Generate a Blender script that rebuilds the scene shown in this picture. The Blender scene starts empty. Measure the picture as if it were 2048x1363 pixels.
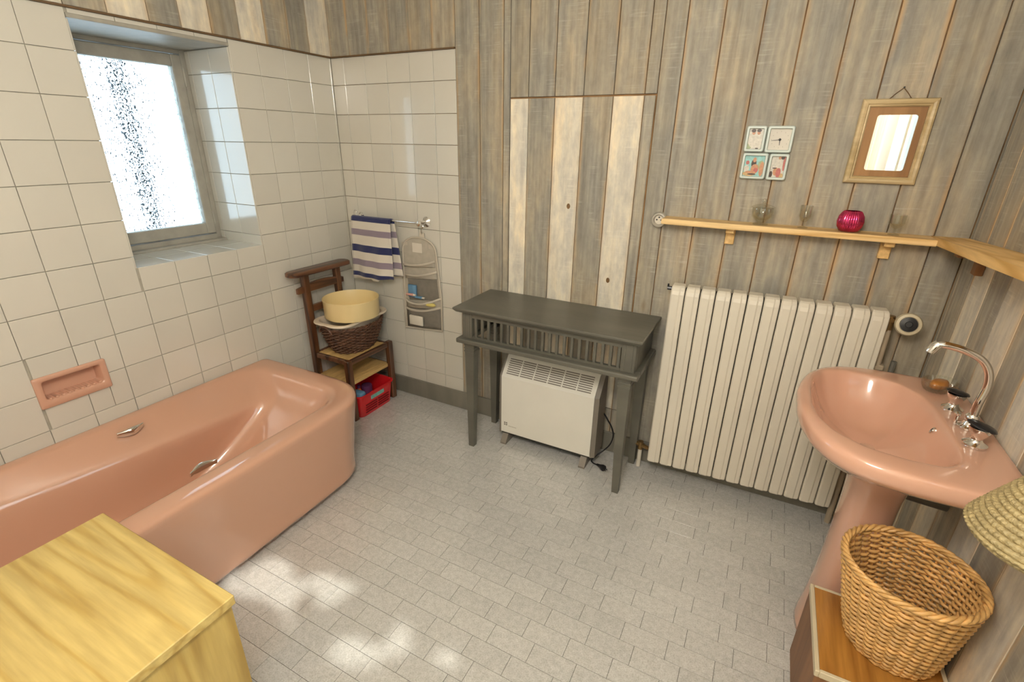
import bpy, bmesh, math, random
from math import sin, cos, pi, radians
from mathutils import Vector, Matrix
random.seed(7)
S = bpy.context.scene
COL = S.collection

# ---------------------------------------------------------------- camera
cd = bpy.data.cameras.new('camera')
cam = bpy.data.objects.new('camera', cd)
COL.objects.link(cam)
cd.sensor_fit = 'HORIZONTAL'
cd.sensor_width = 36.0
cd.lens = 17.176
cd.clip_start = 0.02
Rm = ((0.886392, 0.462692, 0.014998), (0.186323, -0.326913, -0.926505), (-0.423784, 0.824041, -0.375983))
m = Matrix.Identity(4)
for i in range(3):
    m[i][0] = Rm[0][i]
    m[i][1] = -Rm[1][i]
    m[i][2] = -Rm[2][i]
m.translation = (2.338579, -2.285166, 1.570301)
cam.matrix_world = m
S.camera = cam

# ---------------------------------------------------------------- world, light, exposure
w = bpy.data.worlds.new('world')
S.world = w
w.use_nodes = True
bg = w.node_tree.nodes['Background']
bg.inputs[0].default_value = (0.64, 0.84, 1.0, 1)
bg.inputs[1].default_value = 5.0
S.view_settings.view_transform = 'Standard'
S.view_settings.look = 'None'
S.view_settings.gamma = 1
S.view_settings.use_curve_mapping = False
S.view_settings.exposure = 0.08
S.cycles.max_bounces = 10
S.cycles.diffuse_bounces = 5
S.cycles.glossy_bounces = 4
S.cycles.transmission_bounces = 8
S.cycles.transparent_max_bounces = 12
S.cycles.sample_clamp_indirect = 6
S.cycles.caustics_reflective = False
S.cycles.caustics_refractive = False
LAMP_POS = (2.08, -2.22, 2.06)
LAMP_STRENGTH = 47.0
LAMP_COLOR = (1.0, 0.93, 0.83)
# the sun, coming through gaps shaped into the added leaf crown outside and the window
SUN_DIR = Vector((-1.0, 0.10, -0.90))
sl = bpy.data.lights.new('sun', 'SUN')
sl.energy = 5.0
sl.angle = radians(0.6)
sl.color = (1.0, 0.97, 0.92)
so_ = bpy.data.objects.new('sun', sl)
COL.objects.link(so_)
so_.location = (5, -2, 5)
so_.rotation_euler = SUN_DIR.to_track_quat('-Z', 'Y').to_euler()
# daylight portal: only guides the sampling of the sky through the window opening
pl = bpy.data.lights.new('window_portal', 'AREA')
pl.shape = 'RECTANGLE'
pl.size, pl.size_y = 0.60, 0.92
pl.cycles.is_portal = True
po = bpy.data.objects.new('window_portal', pl)
COL.objects.link(po)
po.location = (-0.43, -0.915, 1.51)
po.rotation_euler = Vector((1, 0, 0)).to_track_quat('-Z', 'Y').to_euler()

pl2 = bpy.data.lights.new('side_window_portal', 'AREA')
pl2.shape = 'RECTANGLE'
pl2.size, pl2.size_y = 1.10, 1.34
pl2.cycles.is_portal = True
po2 = bpy.data.objects.new('side_window_portal', pl2)
COL.objects.link(po2)
po2.location = (3.14, -1.95, 1.63)
po2.rotation_euler = Vector((-1, 0, 0)).to_track_quat('-Z', 'Y').to_euler()

# ---------------------------------------------------------------- node helpers
def mat(name, col, rough=0.5, metal=0.0, coat=0.0, coat_rough=0.05, var=0.0, vscale=8.0, bump=0.0, bscale=60.0,
        trans=0.0, ior=1.5, stretch=(1, 1, 1), rnd=0.0, sheen=0.0, spec=0.5, emit=None):
    mt = bpy.data.materials.new(name)
    mt.use_nodes = True
    nt = mt.node_tree
    b = nt.nodes['Principled BSDF']
    c = (*col, 1)
    b.inputs['Base Color'].default_value = c
    b.inputs['Roughness'].default_value = rough
    b.inputs['Metallic'].default_value = metal
    b.inputs['Coat Weight'].default_value = coat
    b.inputs['Coat Roughness'].default_value = coat_rough
    b.inputs['Transmission Weight'].default_value = trans
    b.inputs['IOR'].default_value = ior
    b.inputs['Sheen Weight'].default_value = sheen
    b.inputs['Specular IOR Level'].default_value = spec
    if emit:
        b.inputs['Emission Color'].default_value = (*emit[0], 1)
        b.inputs['Emission Strength'].default_value = emit[1]
    N, L = nt.nodes.new, nt.links.new
    if var or bump or rnd:
        tc = N('ShaderNodeTexCoord')
        mp = N('ShaderNodeMapping')
        mp.inputs['Scale'].default_value = stretch
        L(tc.outputs['Object'], mp.inputs[0])
        oi = N('ShaderNodeObjectInfo')
        if rnd:
            cx = N('ShaderNodeCombineXYZ')
            mu = N('ShaderNodeMath'); mu.operation = 'MULTIPLY'; mu.inputs[1].default_value = 37.0
            L(oi.outputs['Random'], mu.inputs[0])
            for k in range(3):
                L(mu.outputs[0], cx.inputs[k])
            L(cx.outputs[0], mp.inputs['Location'])
    if var:
        nz = N('ShaderNodeTexNoise'); nz.inputs['Scale'].default_value = vscale; nz.inputs['Detail'].default_value = 5
        L(mp.outputs[0], nz.inputs[0])
        rp = N('ShaderNodeValToRGB')
        rp.color_ramp.elements[0].position = 0.3
        rp.color_ramp.elements[1].position = 0.7
        rp.color_ramp.elements[0].color = (*[max(0, x * (1 - var)) for x in col], 1)
        rp.color_ramp.elements[1].color = (*[min(1, x * (1 + var)) for x in col], 1)
        L(nz.outputs[0], rp.inputs[0])
        out = rp.outputs[0]
        if rnd:
            hs = N('ShaderNodeHueSaturation')
            mr = N('ShaderNodeMapRange')
            mr.inputs['To Min'].default_value = 1 - rnd
            mr.inputs['To Max'].default_value = 1 + rnd
            L(oi.outputs['Random'], mr.inputs[0]); L(mr.outputs[0], hs.inputs['Value']); L(out, hs.inputs['Color'])
            out = hs.outputs[0]
        L(out, b.inputs['Base Color'])
    if bump:
        n2 = N('ShaderNodeTexNoise'); n2.inputs['Scale'].default_value = bscale; n2.inputs['Detail'].default_value = 3
        L(mp.outputs[0], n2.inputs[0])
        bp = N('ShaderNodeBump'); bp.inputs['Strength'].default_value = bump; bp.inputs['Distance'].default_value = 0.01
        L(n2.outputs[0], bp.inputs['Height']); L(bp.outputs[0], b.inputs['Normal'])
    return mt

def ramp(nt, stops, inp, const=False):
    r = nt.nodes.new('ShaderNodeValToRGB')
    e = r.color_ramp.elements
    while len(e) < len(stops):
        e.new(0.5)
    for k, (p, c) in enumerate(stops):
        e[k].position = p
        e[k].color = (*c, 1) if len(c) == 3 else c
    if const:
        r.color_ramp.interpolation = 'CONSTANT'
    nt.links.new(inp, r.inputs[0])
    return r.outputs[0]

def mix(nt, fac, a, b, mode='MIX'):
    x = nt.nodes.new('ShaderNodeMix'); x.data_type = 'RGBA'; x.blend_type = mode
    for s, v in ((x.inputs[0], fac), (x.inputs[6], a), (x.inputs[7], b)):
        if hasattr(v, 'links'):
            nt.links.new(v, s)
        elif isinstance(v, (int, float)):
            s.default_value = v
        else:
            s.default_value = (*v, 1)
    return x.outputs[2]

def plank_mat(name, lo, hi, mark, bare, mark_amt, bare_amt, rough=0.65):
    """Limed softwood board: grain along z, pale saw marks across, bare wood near the edges."""
    mt = bpy.data.materials.new(name); mt.use_nodes = True
    nt = mt.node_tree; N, L = nt.nodes.new, nt.links.new
    b = nt.nodes['Principled BSDF']
    tc = N('ShaderNodeTexCoord'); oi = N('ShaderNodeObjectInfo')
    mu = N('ShaderNodeMath'); mu.operation = 'MULTIPLY'; mu.inputs[1].default_value = 61.0
    L(oi.outputs['Random'], mu.inputs[0])
    def noise(scale, detail=4, seed=0.0, rough_=0.55):
        mp = N('ShaderNodeMapping'); mp.inputs['Scale'].default_value = scale
        L(tc.outputs['Object'], mp.inputs[0])
        ad = N('ShaderNodeMath'); ad.operation = 'ADD'; ad.inputs[1].default_value = seed
        L(mu.outputs[0], ad.inputs[0])
        nz = N('ShaderNodeTexNoise'); nz.noise_dimensions = '4D'
        nz.inputs['Scale'].default_value = 1; nz.inputs['Detail'].default_value = detail; nz.inputs['Roughness'].default_value = rough_
        L(mp.outputs[0], nz.inputs[0]); L(ad.outputs[0], nz.inputs['W'])
        return nz.outputs[0]
    grain = noise((55, 8, 1.6), 5)
    blot = noise((9, 4, 2.2), 3, 3.0)
    col = ramp(nt, [(0.30, lo), (0.70, hi)], grain)
    blc = ramp(nt, [(0.32, (0.76, 0.79, 0.85)), (0.50, (0.99, 0.99, 0.98)), (0.68, (1.20, 1.11, 0.98))], blot)
    col = mix(nt, 1.0, col, blc, 'MULTIPLY')
    mot = ramp(nt, [(0.34, (0.84, 0.84, 0.86)), (0.52, (1, 1, 1)), (0.68, (1.15, 1.13, 1.08))], noise((34, 8, 13), 5, 23.0, 0.65))
    col = mix(nt, 1.0, col, mot, 'MULTIPLY')
    saw = noise((7, 4, 150), 2, 7.0)
    sm = ramp(nt, [(0.54, (0, 0, 0)), (0.68, (1, 1, 1))], saw)
    area = ramp(nt, [(0.48, (0, 0, 0)), (0.62, (1, 1, 1))], noise((16, 4, 6), 3, 11.0))
    fac = mix(nt, 1.0, sm, area, 'MULTIPLY')
    f2 = mix(nt, mark_amt, (0, 0, 0), fac)
    col = mix(nt, f2, col, mark)
    # bare wood toward the long edges, broken up
    sx = N('ShaderNodeSeparateXYZ'); L(tc.outputs['Object'], sx.inputs[0])
    ab = N('ShaderNodeMath'); ab.operation = 'ABSOLUTE'; L(sx.outputs[0], ab.inputs[0])
    ed = N('ShaderNodeMapRange'); ed.inputs['From Min'].default_value = 0.052; ed.inputs['From Max'].default_value = 0.066
    L(ab.outputs[0], ed.inputs[0])
    br = ramp(nt, [(0.42, (0, 0, 0)), (0.60, (1, 1, 1))], noise((20, 4, 5), 3, 17.0))
    ef = mix(nt, 1.0, ed.outputs[0], br, 'MULTIPLY')
    ef = mix(nt, bare_amt, (0, 0, 0), ef)
    col = mix(nt, ef, col, bare)
    # knots
    mp = N('ShaderNodeMapping'); mp.inputs['Scale'].default_value = (9, 1, 3.2); L(tc.outputs['Object'], mp.inputs[0])
    vo = N('ShaderNodeTexVoronoi'); vo.voronoi_dimensions = '4D'; vo.inputs['Scale'].default_value = 1.0
    L(mp.outputs[0], vo.inputs[0]); L(mu.outputs[0], vo.inputs['W'])
    kn = ramp(nt, [(0.03, (1, 1, 1)), (0.13, (0, 0, 0))], vo.outputs['Distance'])
    col = mix(nt, mix(nt, 0.45, (0, 0, 0), kn), col, (0.16, 0.10, 0.05))
    hs = N('ShaderNodeHueSaturation'); mr = N('ShaderNodeMapRange')
    mr.inputs['To Min'].default_value = 0.90; mr.inputs['To Max'].default_value = 1.08
    L(oi.outputs['Random'], mr.inputs[0]); L(mr.outputs[0], hs.inputs['Value']); L(col, hs.inputs['Color'])
    L(hs.outputs[0], b.inputs['Base Color'])
    b.inputs['Roughness'].default_value = rough
    bp = N('ShaderNodeBump'); bp.inputs['Strength'].default_value = 0.25; bp.inputs['Distance'].default_value = 0.004
    L(grain, bp.inputs['Height']); L(bp.outputs[0], b.inputs['Normal'])
    return mt

def wood_mat(name, dark, light, axis='x', rough=0.45, coat=0.0, rings=9.0, fine=60.0, distort=3.0):
    """Bare timber with growth-ring bands running along one axis."""
    mt = bpy.data.materials.new(name); mt.use_nodes = True
    nt = mt.node_tree; N, L = nt.nodes.new, nt.links.new
    b = nt.nodes['Principled BSDF']
    tc = N('ShaderNodeTexCoord'); mp = N('ShaderNodeMapping')
    st = {'x': (0.08, 1, 1), 'y': (1, 0.08, 1), 'z': (1, 1, 0.08)}[axis]
    mp.inputs['Scale'].default_value = st
    oi = N('ShaderNodeObjectInfo'); cx = N('ShaderNodeCombineXYZ')
    for k in range(3):
        L(oi.outputs['Random'], cx.inputs[k])
    L(cx.outputs[0], mp.inputs['Location'])
    L(tc.outputs['Object'], mp.inputs[0])
    n1 = N('ShaderNodeTexNoise'); n1.inputs['Scale'].default_value = rings * 0.6; n1.inputs['Detail'].default_value = 2
    L(mp.outputs[0], n1.inputs[0])
    ml = N('ShaderNodeMath'); ml.operation = 'MULTIPLY'; ml.inputs[1].default_value = rings * distort
    L(n1.outputs[0], ml.inputs[0])
    sn = N('ShaderNodeMath'); sn.operation = 'SINE'; L(ml.outputs[0], sn.inputs[0])
    mr = N('ShaderNodeMapRange'); mr.inputs['From Min'].default_value = -1; L(sn.outputs[0], mr.inputs[0])
    n2 = N('ShaderNodeTexNoise'); n2.inputs['Scale'].default_value = fine; n2.inputs['Detail'].default_value = 3
    L(mp.outputs[0], n2.inputs[0])
    c1 = ramp(nt, [(0.05, light), (0.75, [(a * 0.55 + d * 0.45) for a, d in zip(light, dark)]), (1.0, dark)], mr.outputs[0])
    c2 = ramp(nt, [(0.35, (0.86, 0.84, 0.80)), (0.65, (1.08, 1.08, 1.06))], n2.outputs[0])
    c = mix(nt, 1.0, c1, c2, 'MULTIPLY')
    L(c, b.inputs['Base Color'])
    b.inputs['Roughness'].default_value = rough
    b.inputs['Coat Weight'].default_value = coat
    b.inputs['Coat Roughness'].default_value = 0.15
    bp = N('ShaderNodeBump'); bp.inputs['Strength'].default_value = 0.12; bp.inputs['Distance'].default_value = 0.003
    L(n2.outputs[0], bp.inputs['Height']); L(bp.outputs[0], b.inputs['Normal'])
    return mt

# ---------------------------------------------------------------- materials
MT = {}
MT['tile'] = mat('cream_ceramic', (0.62, 0.595, 0.525), 0.16, coat=0.4, var=0.02, vscale=3, bump=0.02, bscale=9, rnd=0.035)
MT['grout'] = mat('grout', (0.42, 0.39, 0.32), 0.9, var=0.1, vscale=40)
MT['gray_plank'] = plank_mat('limed_gray_board', (0.265, 0.240, 0.195), (0.42, 0.385, 0.315), (0.60, 0.56, 0.48), (0.50, 0.33, 0.17), 0.32, 0.85)
MT['white_plank'] = plank_mat('limed_white_board', (0.66, 0.60, 0.49), (0.78, 0.72, 0.60), (0.84, 0.79, 0.68), (0.60, 0.40, 0.20), 0.4, 0.5, 0.6)
MT['gap'] = mat('seam_backing_wood', (0.34, 0.19, 0.08), 0.8, var=0.4, vscale=12)  # orange-brown backing wood that shows between the boards
MT['gray_paint'] = mat('gray_paint', (0.190, 0.178, 0.145), 0.5, var=0.12, vscale=14, bump=0.1, bscale=40, stretch=(1, 1, 0.2))
MT['window_paint'] = mat('window_gray_paint', (0.36, 0.34, 0.29), 0.5, var=0.12, vscale=14, bump=0.1, bscale=40)
MT['pink'] = mat('pink_enamel', (0.585, 0.335, 0.232), 0.12, coat=0.6, coat_rough=0.04, var=0.02, vscale=2)
MT['pink_sink'] = mat('pink_porcelain', (0.60, 0.345, 0.245), 0.13, coat=0.6, coat_rough=0.05, var=0.02, vscale=2)
MT['chrome'] = mat('chrome', (0.82, 0.80, 0.77), 0.08, metal=1.0, bump=0.02, bscale=20)
MT['black'] = mat('black_plastic', (0.012, 0.012, 0.014), 0.3, var=0.2)
MT['radiator'] = mat('radiator_enamel', (0.70, 0.65, 0.55), 0.38, var=0.03, vscale=4)
MT['dark'] = mat('dark_gap', (0.03, 0.027, 0.022), 0.8, var=0.1)
MT['heater'] = mat('heater_white', (0.74, 0.715, 0.64), 0.4, var=0.02)
MT['heater_gray'] = mat('heater_gray', (0.20, 0.175, 0.145), 0.5, var=0.05)
MT['pine'] = wood_mat('pine_veneer', (0.46, 0.315, 0.085), (0.57, 0.43, 0.150), 'x', 0.4, 0.2, 10, 70, 6.0)
MT['pine_v'] = wood_mat('pine_veneer_upright', (0.42, 0.28, 0.07), (0.53, 0.385, 0.12), 'z', 0.45, 0.1, 11, 60, 6.0)
MT['shelf'] = wood_mat('shelf_pine', (0.62, 0.38, 0.14), (0.80, 0.57, 0.28), 'x', 0.5, 0.0, 12)
MT['shelf_y'] = wood_mat('shelf_pine_side', (0.58, 0.34, 0.10), (0.78, 0.52, 0.22), 'y', 0.5, 0.0, 12)
MT['dark_wood'] = wood_mat('walnut_stained', (0.040, 0.015, 0.007), (0.13, 0.052, 0.022), 'z', 0.35, 0.25, 14)
MT['dark_wood_y'] = wood_mat('walnut_stained_rail', (0.045, 0.017, 0.008), (0.165, 0.07, 0.033), 'y', 0.35, 0.25, 14)
MT['orange_wood'] = wood_mat('orange_veneer', (0.30, 0.125, 0.022), (0.43, 0.20, 0.040), 'y', 0.4, 0.2, 14, 90)
MT['brown_wood'] = wood_mat('brown_veneer', (0.20, 0.085, 0.028), (0.28, 0.125, 0.045), 'z', 0.5, 0.0, 6)
MT['cream_strip'] = mat('cream_strip', (0.60, 0.52, 0.36), 0.45, var=0.05)
MT['console'] = mat('console_gray_wash', (0.112, 0.107, 0.086), 0.42, coat=0.1, coat_rough=0.3, var=0.22, vscale=7, bump=0.12, bscale=50, stretch=(0.25, 1, 1))
MT['wicker'] = mat('wicker', (0.62, 0.36, 0.125), 0.42, coat=0.15, coat_rough=0.3, var=0.30, vscale=30, bump=0.2, bscale=90)
MT['wicker_dark'] = mat('dark_wicker', (0.105, 0.046, 0.024), 0.5, var=0.45, vscale=40, bump=0.2, bscale=90)
MT['straw'] = mat('straw_braid', (0.34, 0.265, 0.125), 0.55, var=0.20, vscale=60, bump=0.5, bscale=160)
MT['rush'] = mat('rush_weave', (0.55, 0.36, 0.14), 0.6, var=0.25, vscale=30, bump=0.5, bscale=60, stretch=(1, 0.15, 1))
MT['cream_plastic'] = mat('cream_plastic', (0.80, 0.64, 0.33), 0.35, var=0.02)
MT['white_plastic'] = mat('white_plastic', (0.74, 0.63, 0.50), 0.4, var=0.02)
MT['red_plastic'] = mat('red_plastic', (0.62, 0.012, 0.018), 0.3, coat=0.2, var=0.03)
MT['blue_item'] = mat('blue_plastic', (0.12, 0.26, 0.42), 0.4, var=0.1)
MT['orange_item'] = mat('orange_plastic', (0.75, 0.16, 0.02), 0.4, var=0.05)
MT['purple_item'] = mat('purple_plastic', (0.14, 0.04, 0.12), 0.4, var=0.05)
MT['teal_label'] = mat('teal_label', (0.20, 0.48, 0.42), 0.5, var=0.25, vscale=80)
MT['pale_item'] = mat('pale_packet', (0.68, 0.63, 0.54), 0.4, var=0.05)
MT['yellow_item'] = mat('yellow_soap', (0.62, 0.52, 0.16), 0.4, var=0.05)
MT['pinkish_item'] = mat('rose_tube', (0.66, 0.34, 0.28), 0.4, var=0.05)
MT['mesh_light'] = mat('organizer_light_fabric', (0.44, 0.40, 0.33), 0.7, var=0.08, vscale=30, bump=0.15, bscale=200)
MT['mesh_dark'] = mat('organizer_dark_mesh', (0.20, 0.18, 0.15), 0.7, var=0.1, vscale=30, bump=0.2, bscale=250)
MT['binding'] = mat('organizer_binding', (0.52, 0.47, 0.39), 0.6, var=0.05)
def thin_glass():
    mt = bpy.data.materials.new('clear_glass'); mt.use_nodes = True
    nt = mt.node_tree; N, L = nt.nodes.new, nt.links.new
    nt.nodes.remove(nt.nodes['Principled BSDF'])
    lw = N('ShaderNodeLayerWeight'); lw.inputs['Blend'].default_value = 0.30
    tr = N('ShaderNodeBsdfTransparent'); tr.inputs[0].default_value = (0.93, 0.93, 0.90, 1)
    gl = N('ShaderNodeBsdfGlossy'); gl.inputs['Roughness'].default_value = 0.05; gl.inputs['Color'].default_value = (0.9, 0.9, 0.88, 1)
    f = ramp(nt, [(0.0, (0.07, 0.07, 0.07)), (0.7, (0.26, 0.26, 0.26)), (1.0, (0.7, 0.7, 0.7))], lw.outputs['Facing'])
    mx = N('ShaderNodeMixShader')
    L(f, mx.inputs[0]); L(tr.outputs[0], mx.inputs[1]); L(gl.outputs[0], mx.inputs[2])
    L(mx.outputs[0], nt.nodes['Material Output'].inputs['Surface'])
    return mt
MT['glass'] = thin_glass()
MT['magenta'] = mat('magenta_mercury_glass', (0.62, 0.02, 0.13), 0.14, metal=0.85, coat=1.0, var=0.35, vscale=35)
MT['blueframe'] = mat('pale_blue_plastic', (0.60, 0.68, 0.64), 0.35, var=0.02)
MT['paper'] = mat('white_dial', (0.66, 0.62, 0.54), 0.5, var=0.02)
MT['mirror_frame'] = wood_mat('pale_frame_wood', (0.50, 0.38, 0.20), (0.62, 0.49, 0.29), 'x', 0.45, 0.1, 10)
MT['mirror_mat'] = wood_mat('brown_mount_wood', (0.27, 0.13, 0.04), (0.37, 0.19, 0.065), 'z', 0.5, 0, 8)
MT['mirror'] = mat('silvered_glass', (0.93, 0.94, 0.92), 0.01, metal=1.0, var=0.005)
MT['cord'] = mat('cord', (0.16, 0.09, 0.04), 0.8, var=0.1)
MT['socket'] = mat('socket_gray', (0.42, 0.39, 0.33), 0.4, var=0.03)
MT['brass'] = mat('aged_brass', (0.24, 0.15, 0.06), 0.4, metal=0.8, var=0.25)
MT['pipe'] = mat('painted_pipe', (0.44, 0.36, 0.26), 0.4, var=0.05)
MT['pipe_gray'] = mat('gray_drain', (0.16, 0.15, 0.125), 0.5, var=0.05)
MT['soap'] = mat('brown_soap', (0.42, 0.17, 0.035), 0.35, coat=0.3, var=0.15, vscale=20)
MT['plaster'] = mat('ceiling_paint', (0.70, 0.66, 0.58), 0.9, var=0.02)
MT['pole'] = mat('dark_outdoor_pole', (0.010, 0.012, 0.016), 0.6, var=0.1)
MT['globe'] = mat('lit_globe', (0.9, 0.85, 0.75), 0.5, emit=(LAMP_COLOR, LAMP_STRENGTH), var=0.01)
MT['copper'] = mat('knot', (0.20, 0.11, 0.04), 0.6, var=0.3, vscale=60)

def floor_mat():
    mt = mat('speckled_vinyl', (0.555, 0.555, 0.54), 0.25, coat=0.9, coat_rough=0.13, rnd=0.04, var=0.10, vscale=60, spec=0.7)
    nt = mt.node_tree; N, L = nt.nodes.new, nt.links.new
    b = nt.nodes['Principled BSDF']
    base = b.inputs['Base Color'].links[0].from_socket
    g = N('ShaderNodeNewGeometry')
    n = N('ShaderNodeTexNoise'); n.inputs['Scale'].default_value = 210; n.inputs['Detail'].default_value = 2
    L(g.outputs['Position'], n.inputs[0])
    f = ramp(nt, [(0.34, (0.84, 0.83, 0.80)), (0.52, (1, 1, 1)), (0.68, (1.06, 1.06, 1.06))], n.outputs[0])
    L(mix(nt, 1.0, base, f, 'MULTIPLY'), b.inputs['Base Color'])
    # the sheet lies slightly uneven over the old floor
    n2 = N('ShaderNodeTexNoise'); n2.inputs['Scale'].default_value = 6.5; n2.inputs['Detail'].default_value = 2
    L(g.outputs['Position'], n2.inputs[0])
    bp = N('ShaderNodeBump'); bp.inputs['Strength'].default_value = 0.35; bp.inputs['Distance'].default_value = 0.010
    L(n2.outputs[0], bp.inputs['Height'])
    b2 = N('ShaderNodeBump'); b2.inputs['Strength'].default_value = 0.10; b2.inputs['Distance'].default_value = 0.002
    L(n.outputs[0], b2.inputs['Height']); L(bp.outputs[0], b2.inputs['Normal'])
    L(b2.outputs[0], b.inputs['Normal']); L(bp.outputs[0], b.inputs['Coat Normal'])
    return mt
MT['floor'] = floor_mat()

def pane_mat():
    mt = bpy.data.materials.new('hammered_glass'); mt.use_nodes = True
    nt = mt.node_tree; N, L = nt.nodes.new, nt.links.new
    nt.nodes.remove(nt.nodes['Principled BSDF'])
    out = nt.nodes['Material Output']
    tc = N('ShaderNodeTexCoord')
    v = N('ShaderNodeTexVoronoi'); v.inputs['Scale'].default_value = 85
    L(tc.outputs['Object'], v.inputs[0])
    bp = N('ShaderNodeBump'); bp.inputs['Strength'].default_value = 1.0; bp.inputs['Distance'].default_value = 0.004
    L(v.outputs['Distance'], bp.inputs['Height'])
    rf = N('ShaderNodeBsdfRefraction'); rf.inputs['IOR'].default_value = 1.3; rf.inputs['Roughness'].default_value = 0.02
    L(bp.outputs[0], rf.inputs['Normal'])
    tr = N('ShaderNodeBsdfTransparent'); tr.inputs[0].default_value = (0.97, 0.99, 0.98, 1)
    n = N('ShaderNodeTexNoise'); n.inputs['Scale'].default_value = 95; n.inputs['Detail'].default_value = 1
    L(tc.outputs['Object'], n.inputs[0])
    f = ramp(nt, [(0.47, (0, 0, 0)), (0.51, (1, 1, 1))], n.outputs[0])
    mx = N('ShaderNodeMixShader')
    L(f, mx.inputs[0]); L(tr.outputs[0], mx.inputs[1]); L(rf.outputs[0], mx.inputs[2])
    L(mx.outputs[0], out.inputs['Surface'])
    return mt
MT['pane'] = pane_mat()

def towel_mat():
    mt = mat('striped_towel', (0.7, 0.7, 0.65), 0.9, sheen=0.3, bump=0.3, bscale=300)
    nt = mt.node_tree; N, L = nt.nodes.new, nt.links.new
    b = nt.nodes['Principled BSDF']
    tc = N('ShaderNodeTexCoord'); sx = N('ShaderNodeSeparateXYZ'); L(tc.outputs['Object'], sx.inputs[0])
    mr = N('ShaderNodeMapRange'); mr.inputs['From Min'].default_value = 0.0; mr.inputs['From Max'].default_value = 0.40
    L(sx.outputs[2], mr.inputs[0])
    W, V, K = (0.66, 0.61, 0.53), (0.26, 0.21, 0.26), (0.014, 0.020, 0.095)
    # object z = 0 at the hem, 0.372 at the bar
    bands = [(0.0, W), (0.018, K), (0.044, W), (0.085, V), (0.122, W), (0.170, K), (0.212, W), (0.268, V), (0.304, W), (0.350, K)]
    L(ramp(nt, [(z / 0.40, c) for z, c in bands], mr.outputs[0], True), b.inputs['Base Color'])
    return mt
MT['towel'] = towel_mat()

# ---------------------------------------------------------------- mesh helpers
class B:
    def __init__(s):
        s.bm = bmesh.new()
    def box(s, x0, x1, y0, y1, z0, z1, bev=0.0, seg=1):
        v = [s.bm.verts.new((x, y, z)) for x in (x0, x1) for y in (y0, y1) for z in (z0, z1)]
        fs = [s.bm.faces.new([v[k] for k in q]) for q in ((0, 1, 3, 2), (4, 6, 7, 5), (0, 4, 5, 1), (2, 3, 7, 6), (0, 2, 6, 4), (1, 5, 7, 3))]
        if bev:
            es = list({e for f in fs for e in f.edges})
            bmesh.ops.bevel(s.bm, geom=es, offset=bev, segments=seg, profile=0.5, affect='EDGES')
        return s
    def loft(s, rings, cap0=True, cap1=True, closed=True):
        R = [[s.bm.verts.new(p) for p in r] for r in rings]
        n = len(R[0])
        for a, b in zip(R, R[1:]):
            for i in range(n if closed else n - 1):
                j = (i + 1) % n
                s.bm.faces.new((a[i], a[j], b[j], b[i]))
        if cap0: s.bm.faces.new(list(reversed(R[0])))
        if cap1: s.bm.faces.new(R[-1])
        return s
    def lathe(s, prof, c=(0, 0, 0), n=32, sx=1.0, sy=1.0, rot=None, cap0=True, cap1=True):
        rings = []
        for r, z in prof:
            ring = []
            for k in range(n):
                a = 2 * pi * k / n
                p = Vector((r * cos(a) * sx, r * sin(a) * sy, z))
                if rot is not None: p = rot @ p
                ring.append(p + Vector(c))
            rings.append(ring)
        return s.loft(rings, cap0, cap1)
    def tube(s, pts, r, n=8, closed=False, cap=True):
        P = [Vector(p) for p in pts]
        m_ = len(P)
        rr = r if hasattr(r, '__len__') else [r] * m_
        T = []
        for i in range(m_):
            if closed: t = P[(i + 1) % m_] - P[i - 1]
            else: t = P[min(i + 1, m_ - 1)] - P[max(i - 1, 0)]
            T.append(t.normalized())
        u = T[0].orthogonal().normalized()
        rings = []
        for i in range(m_):
            u = (u - T[i] * u.dot(T[i]))
            if u.length < 1e-6: u = T[i].orthogonal()
            u.normalize()
            v = T[i].cross(u)
            rings.append([P[i] + (u * cos(2 * pi * k / n) + v * sin(2 * pi * k / n)) * rr[i] for k in range(n)])
        if closed:
            # close without twist seam: link last ring to best matching rotation of first
            best = min(range(n), key=lambda o: (rings[-1][0] - rings[0][o]).length)
            rings.append([rings[0][(k + best) % n] for k in range(n)])
            s.loft(rings, False, False)
            bmesh.ops.remove_doubles(s.bm, verts=s.bm.verts[:], dist=1e-6)
        else:
            s.loft(rings, cap, cap)
        return s
    def prism(s, poly, f0, f1):
        """poly: 2D points; f0/f1 map a 2D point to the two end faces."""
        return s.loft([[f0(p) for p in poly], [f1(p) for p in poly]])

ROOT = {}
def obj(name, b, m_, parent=None, smooth=0, sub=0, solid=0.0, base=None, kind=None):
    bm = b.bm if isinstance(b, B) else b
    bmesh.ops.recalc_face_normals(bm, faces=bm.faces[:])
    if parent is not None:
        off = ROOT[parent.name]
    else:
        vs = [v.co for v in bm.verts]
        off = Vector(base) if base is not None else Vector(((min(v.x for v in vs) + max(v.x for v in vs)) / 2, (min(v.y for v in vs) + max(v.y for v in vs)) / 2, min(v.z for v in vs)))
    bmesh.ops.translate(bm, verts=bm.verts[:], vec=-off)
    if smooth:
        lim = radians(smooth)
        for f in bm.faces: f.smooth = True
        for e in bm.edges:
            if len(e.link_faces) == 2 and e.calc_face_angle(0) > lim: e.smooth = False
    me = bpy.data.meshes.new(name)
    bm.to_mesh(me); bm.free()
    for x in (m_ if isinstance(m_, (list, tuple)) else [m_]):
        me.materials.append(MT[x])
    o = bpy.data.objects.new(name, me)
    COL.objects.link(o)
    if parent is None:
        o.location = off
    else:
        o.parent = parent
    ROOT[o.name] = off
    if solid:
        md = o.modifiers.new('solid', 'SOLIDIFY'); md.thickness = solid; md.offset = 0
    if sub:
        md = o.modifiers.new('sub', 'SUBSURF'); md.levels = sub; md.render_levels = sub
    if kind: o['kind'] = kind
    return o
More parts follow.
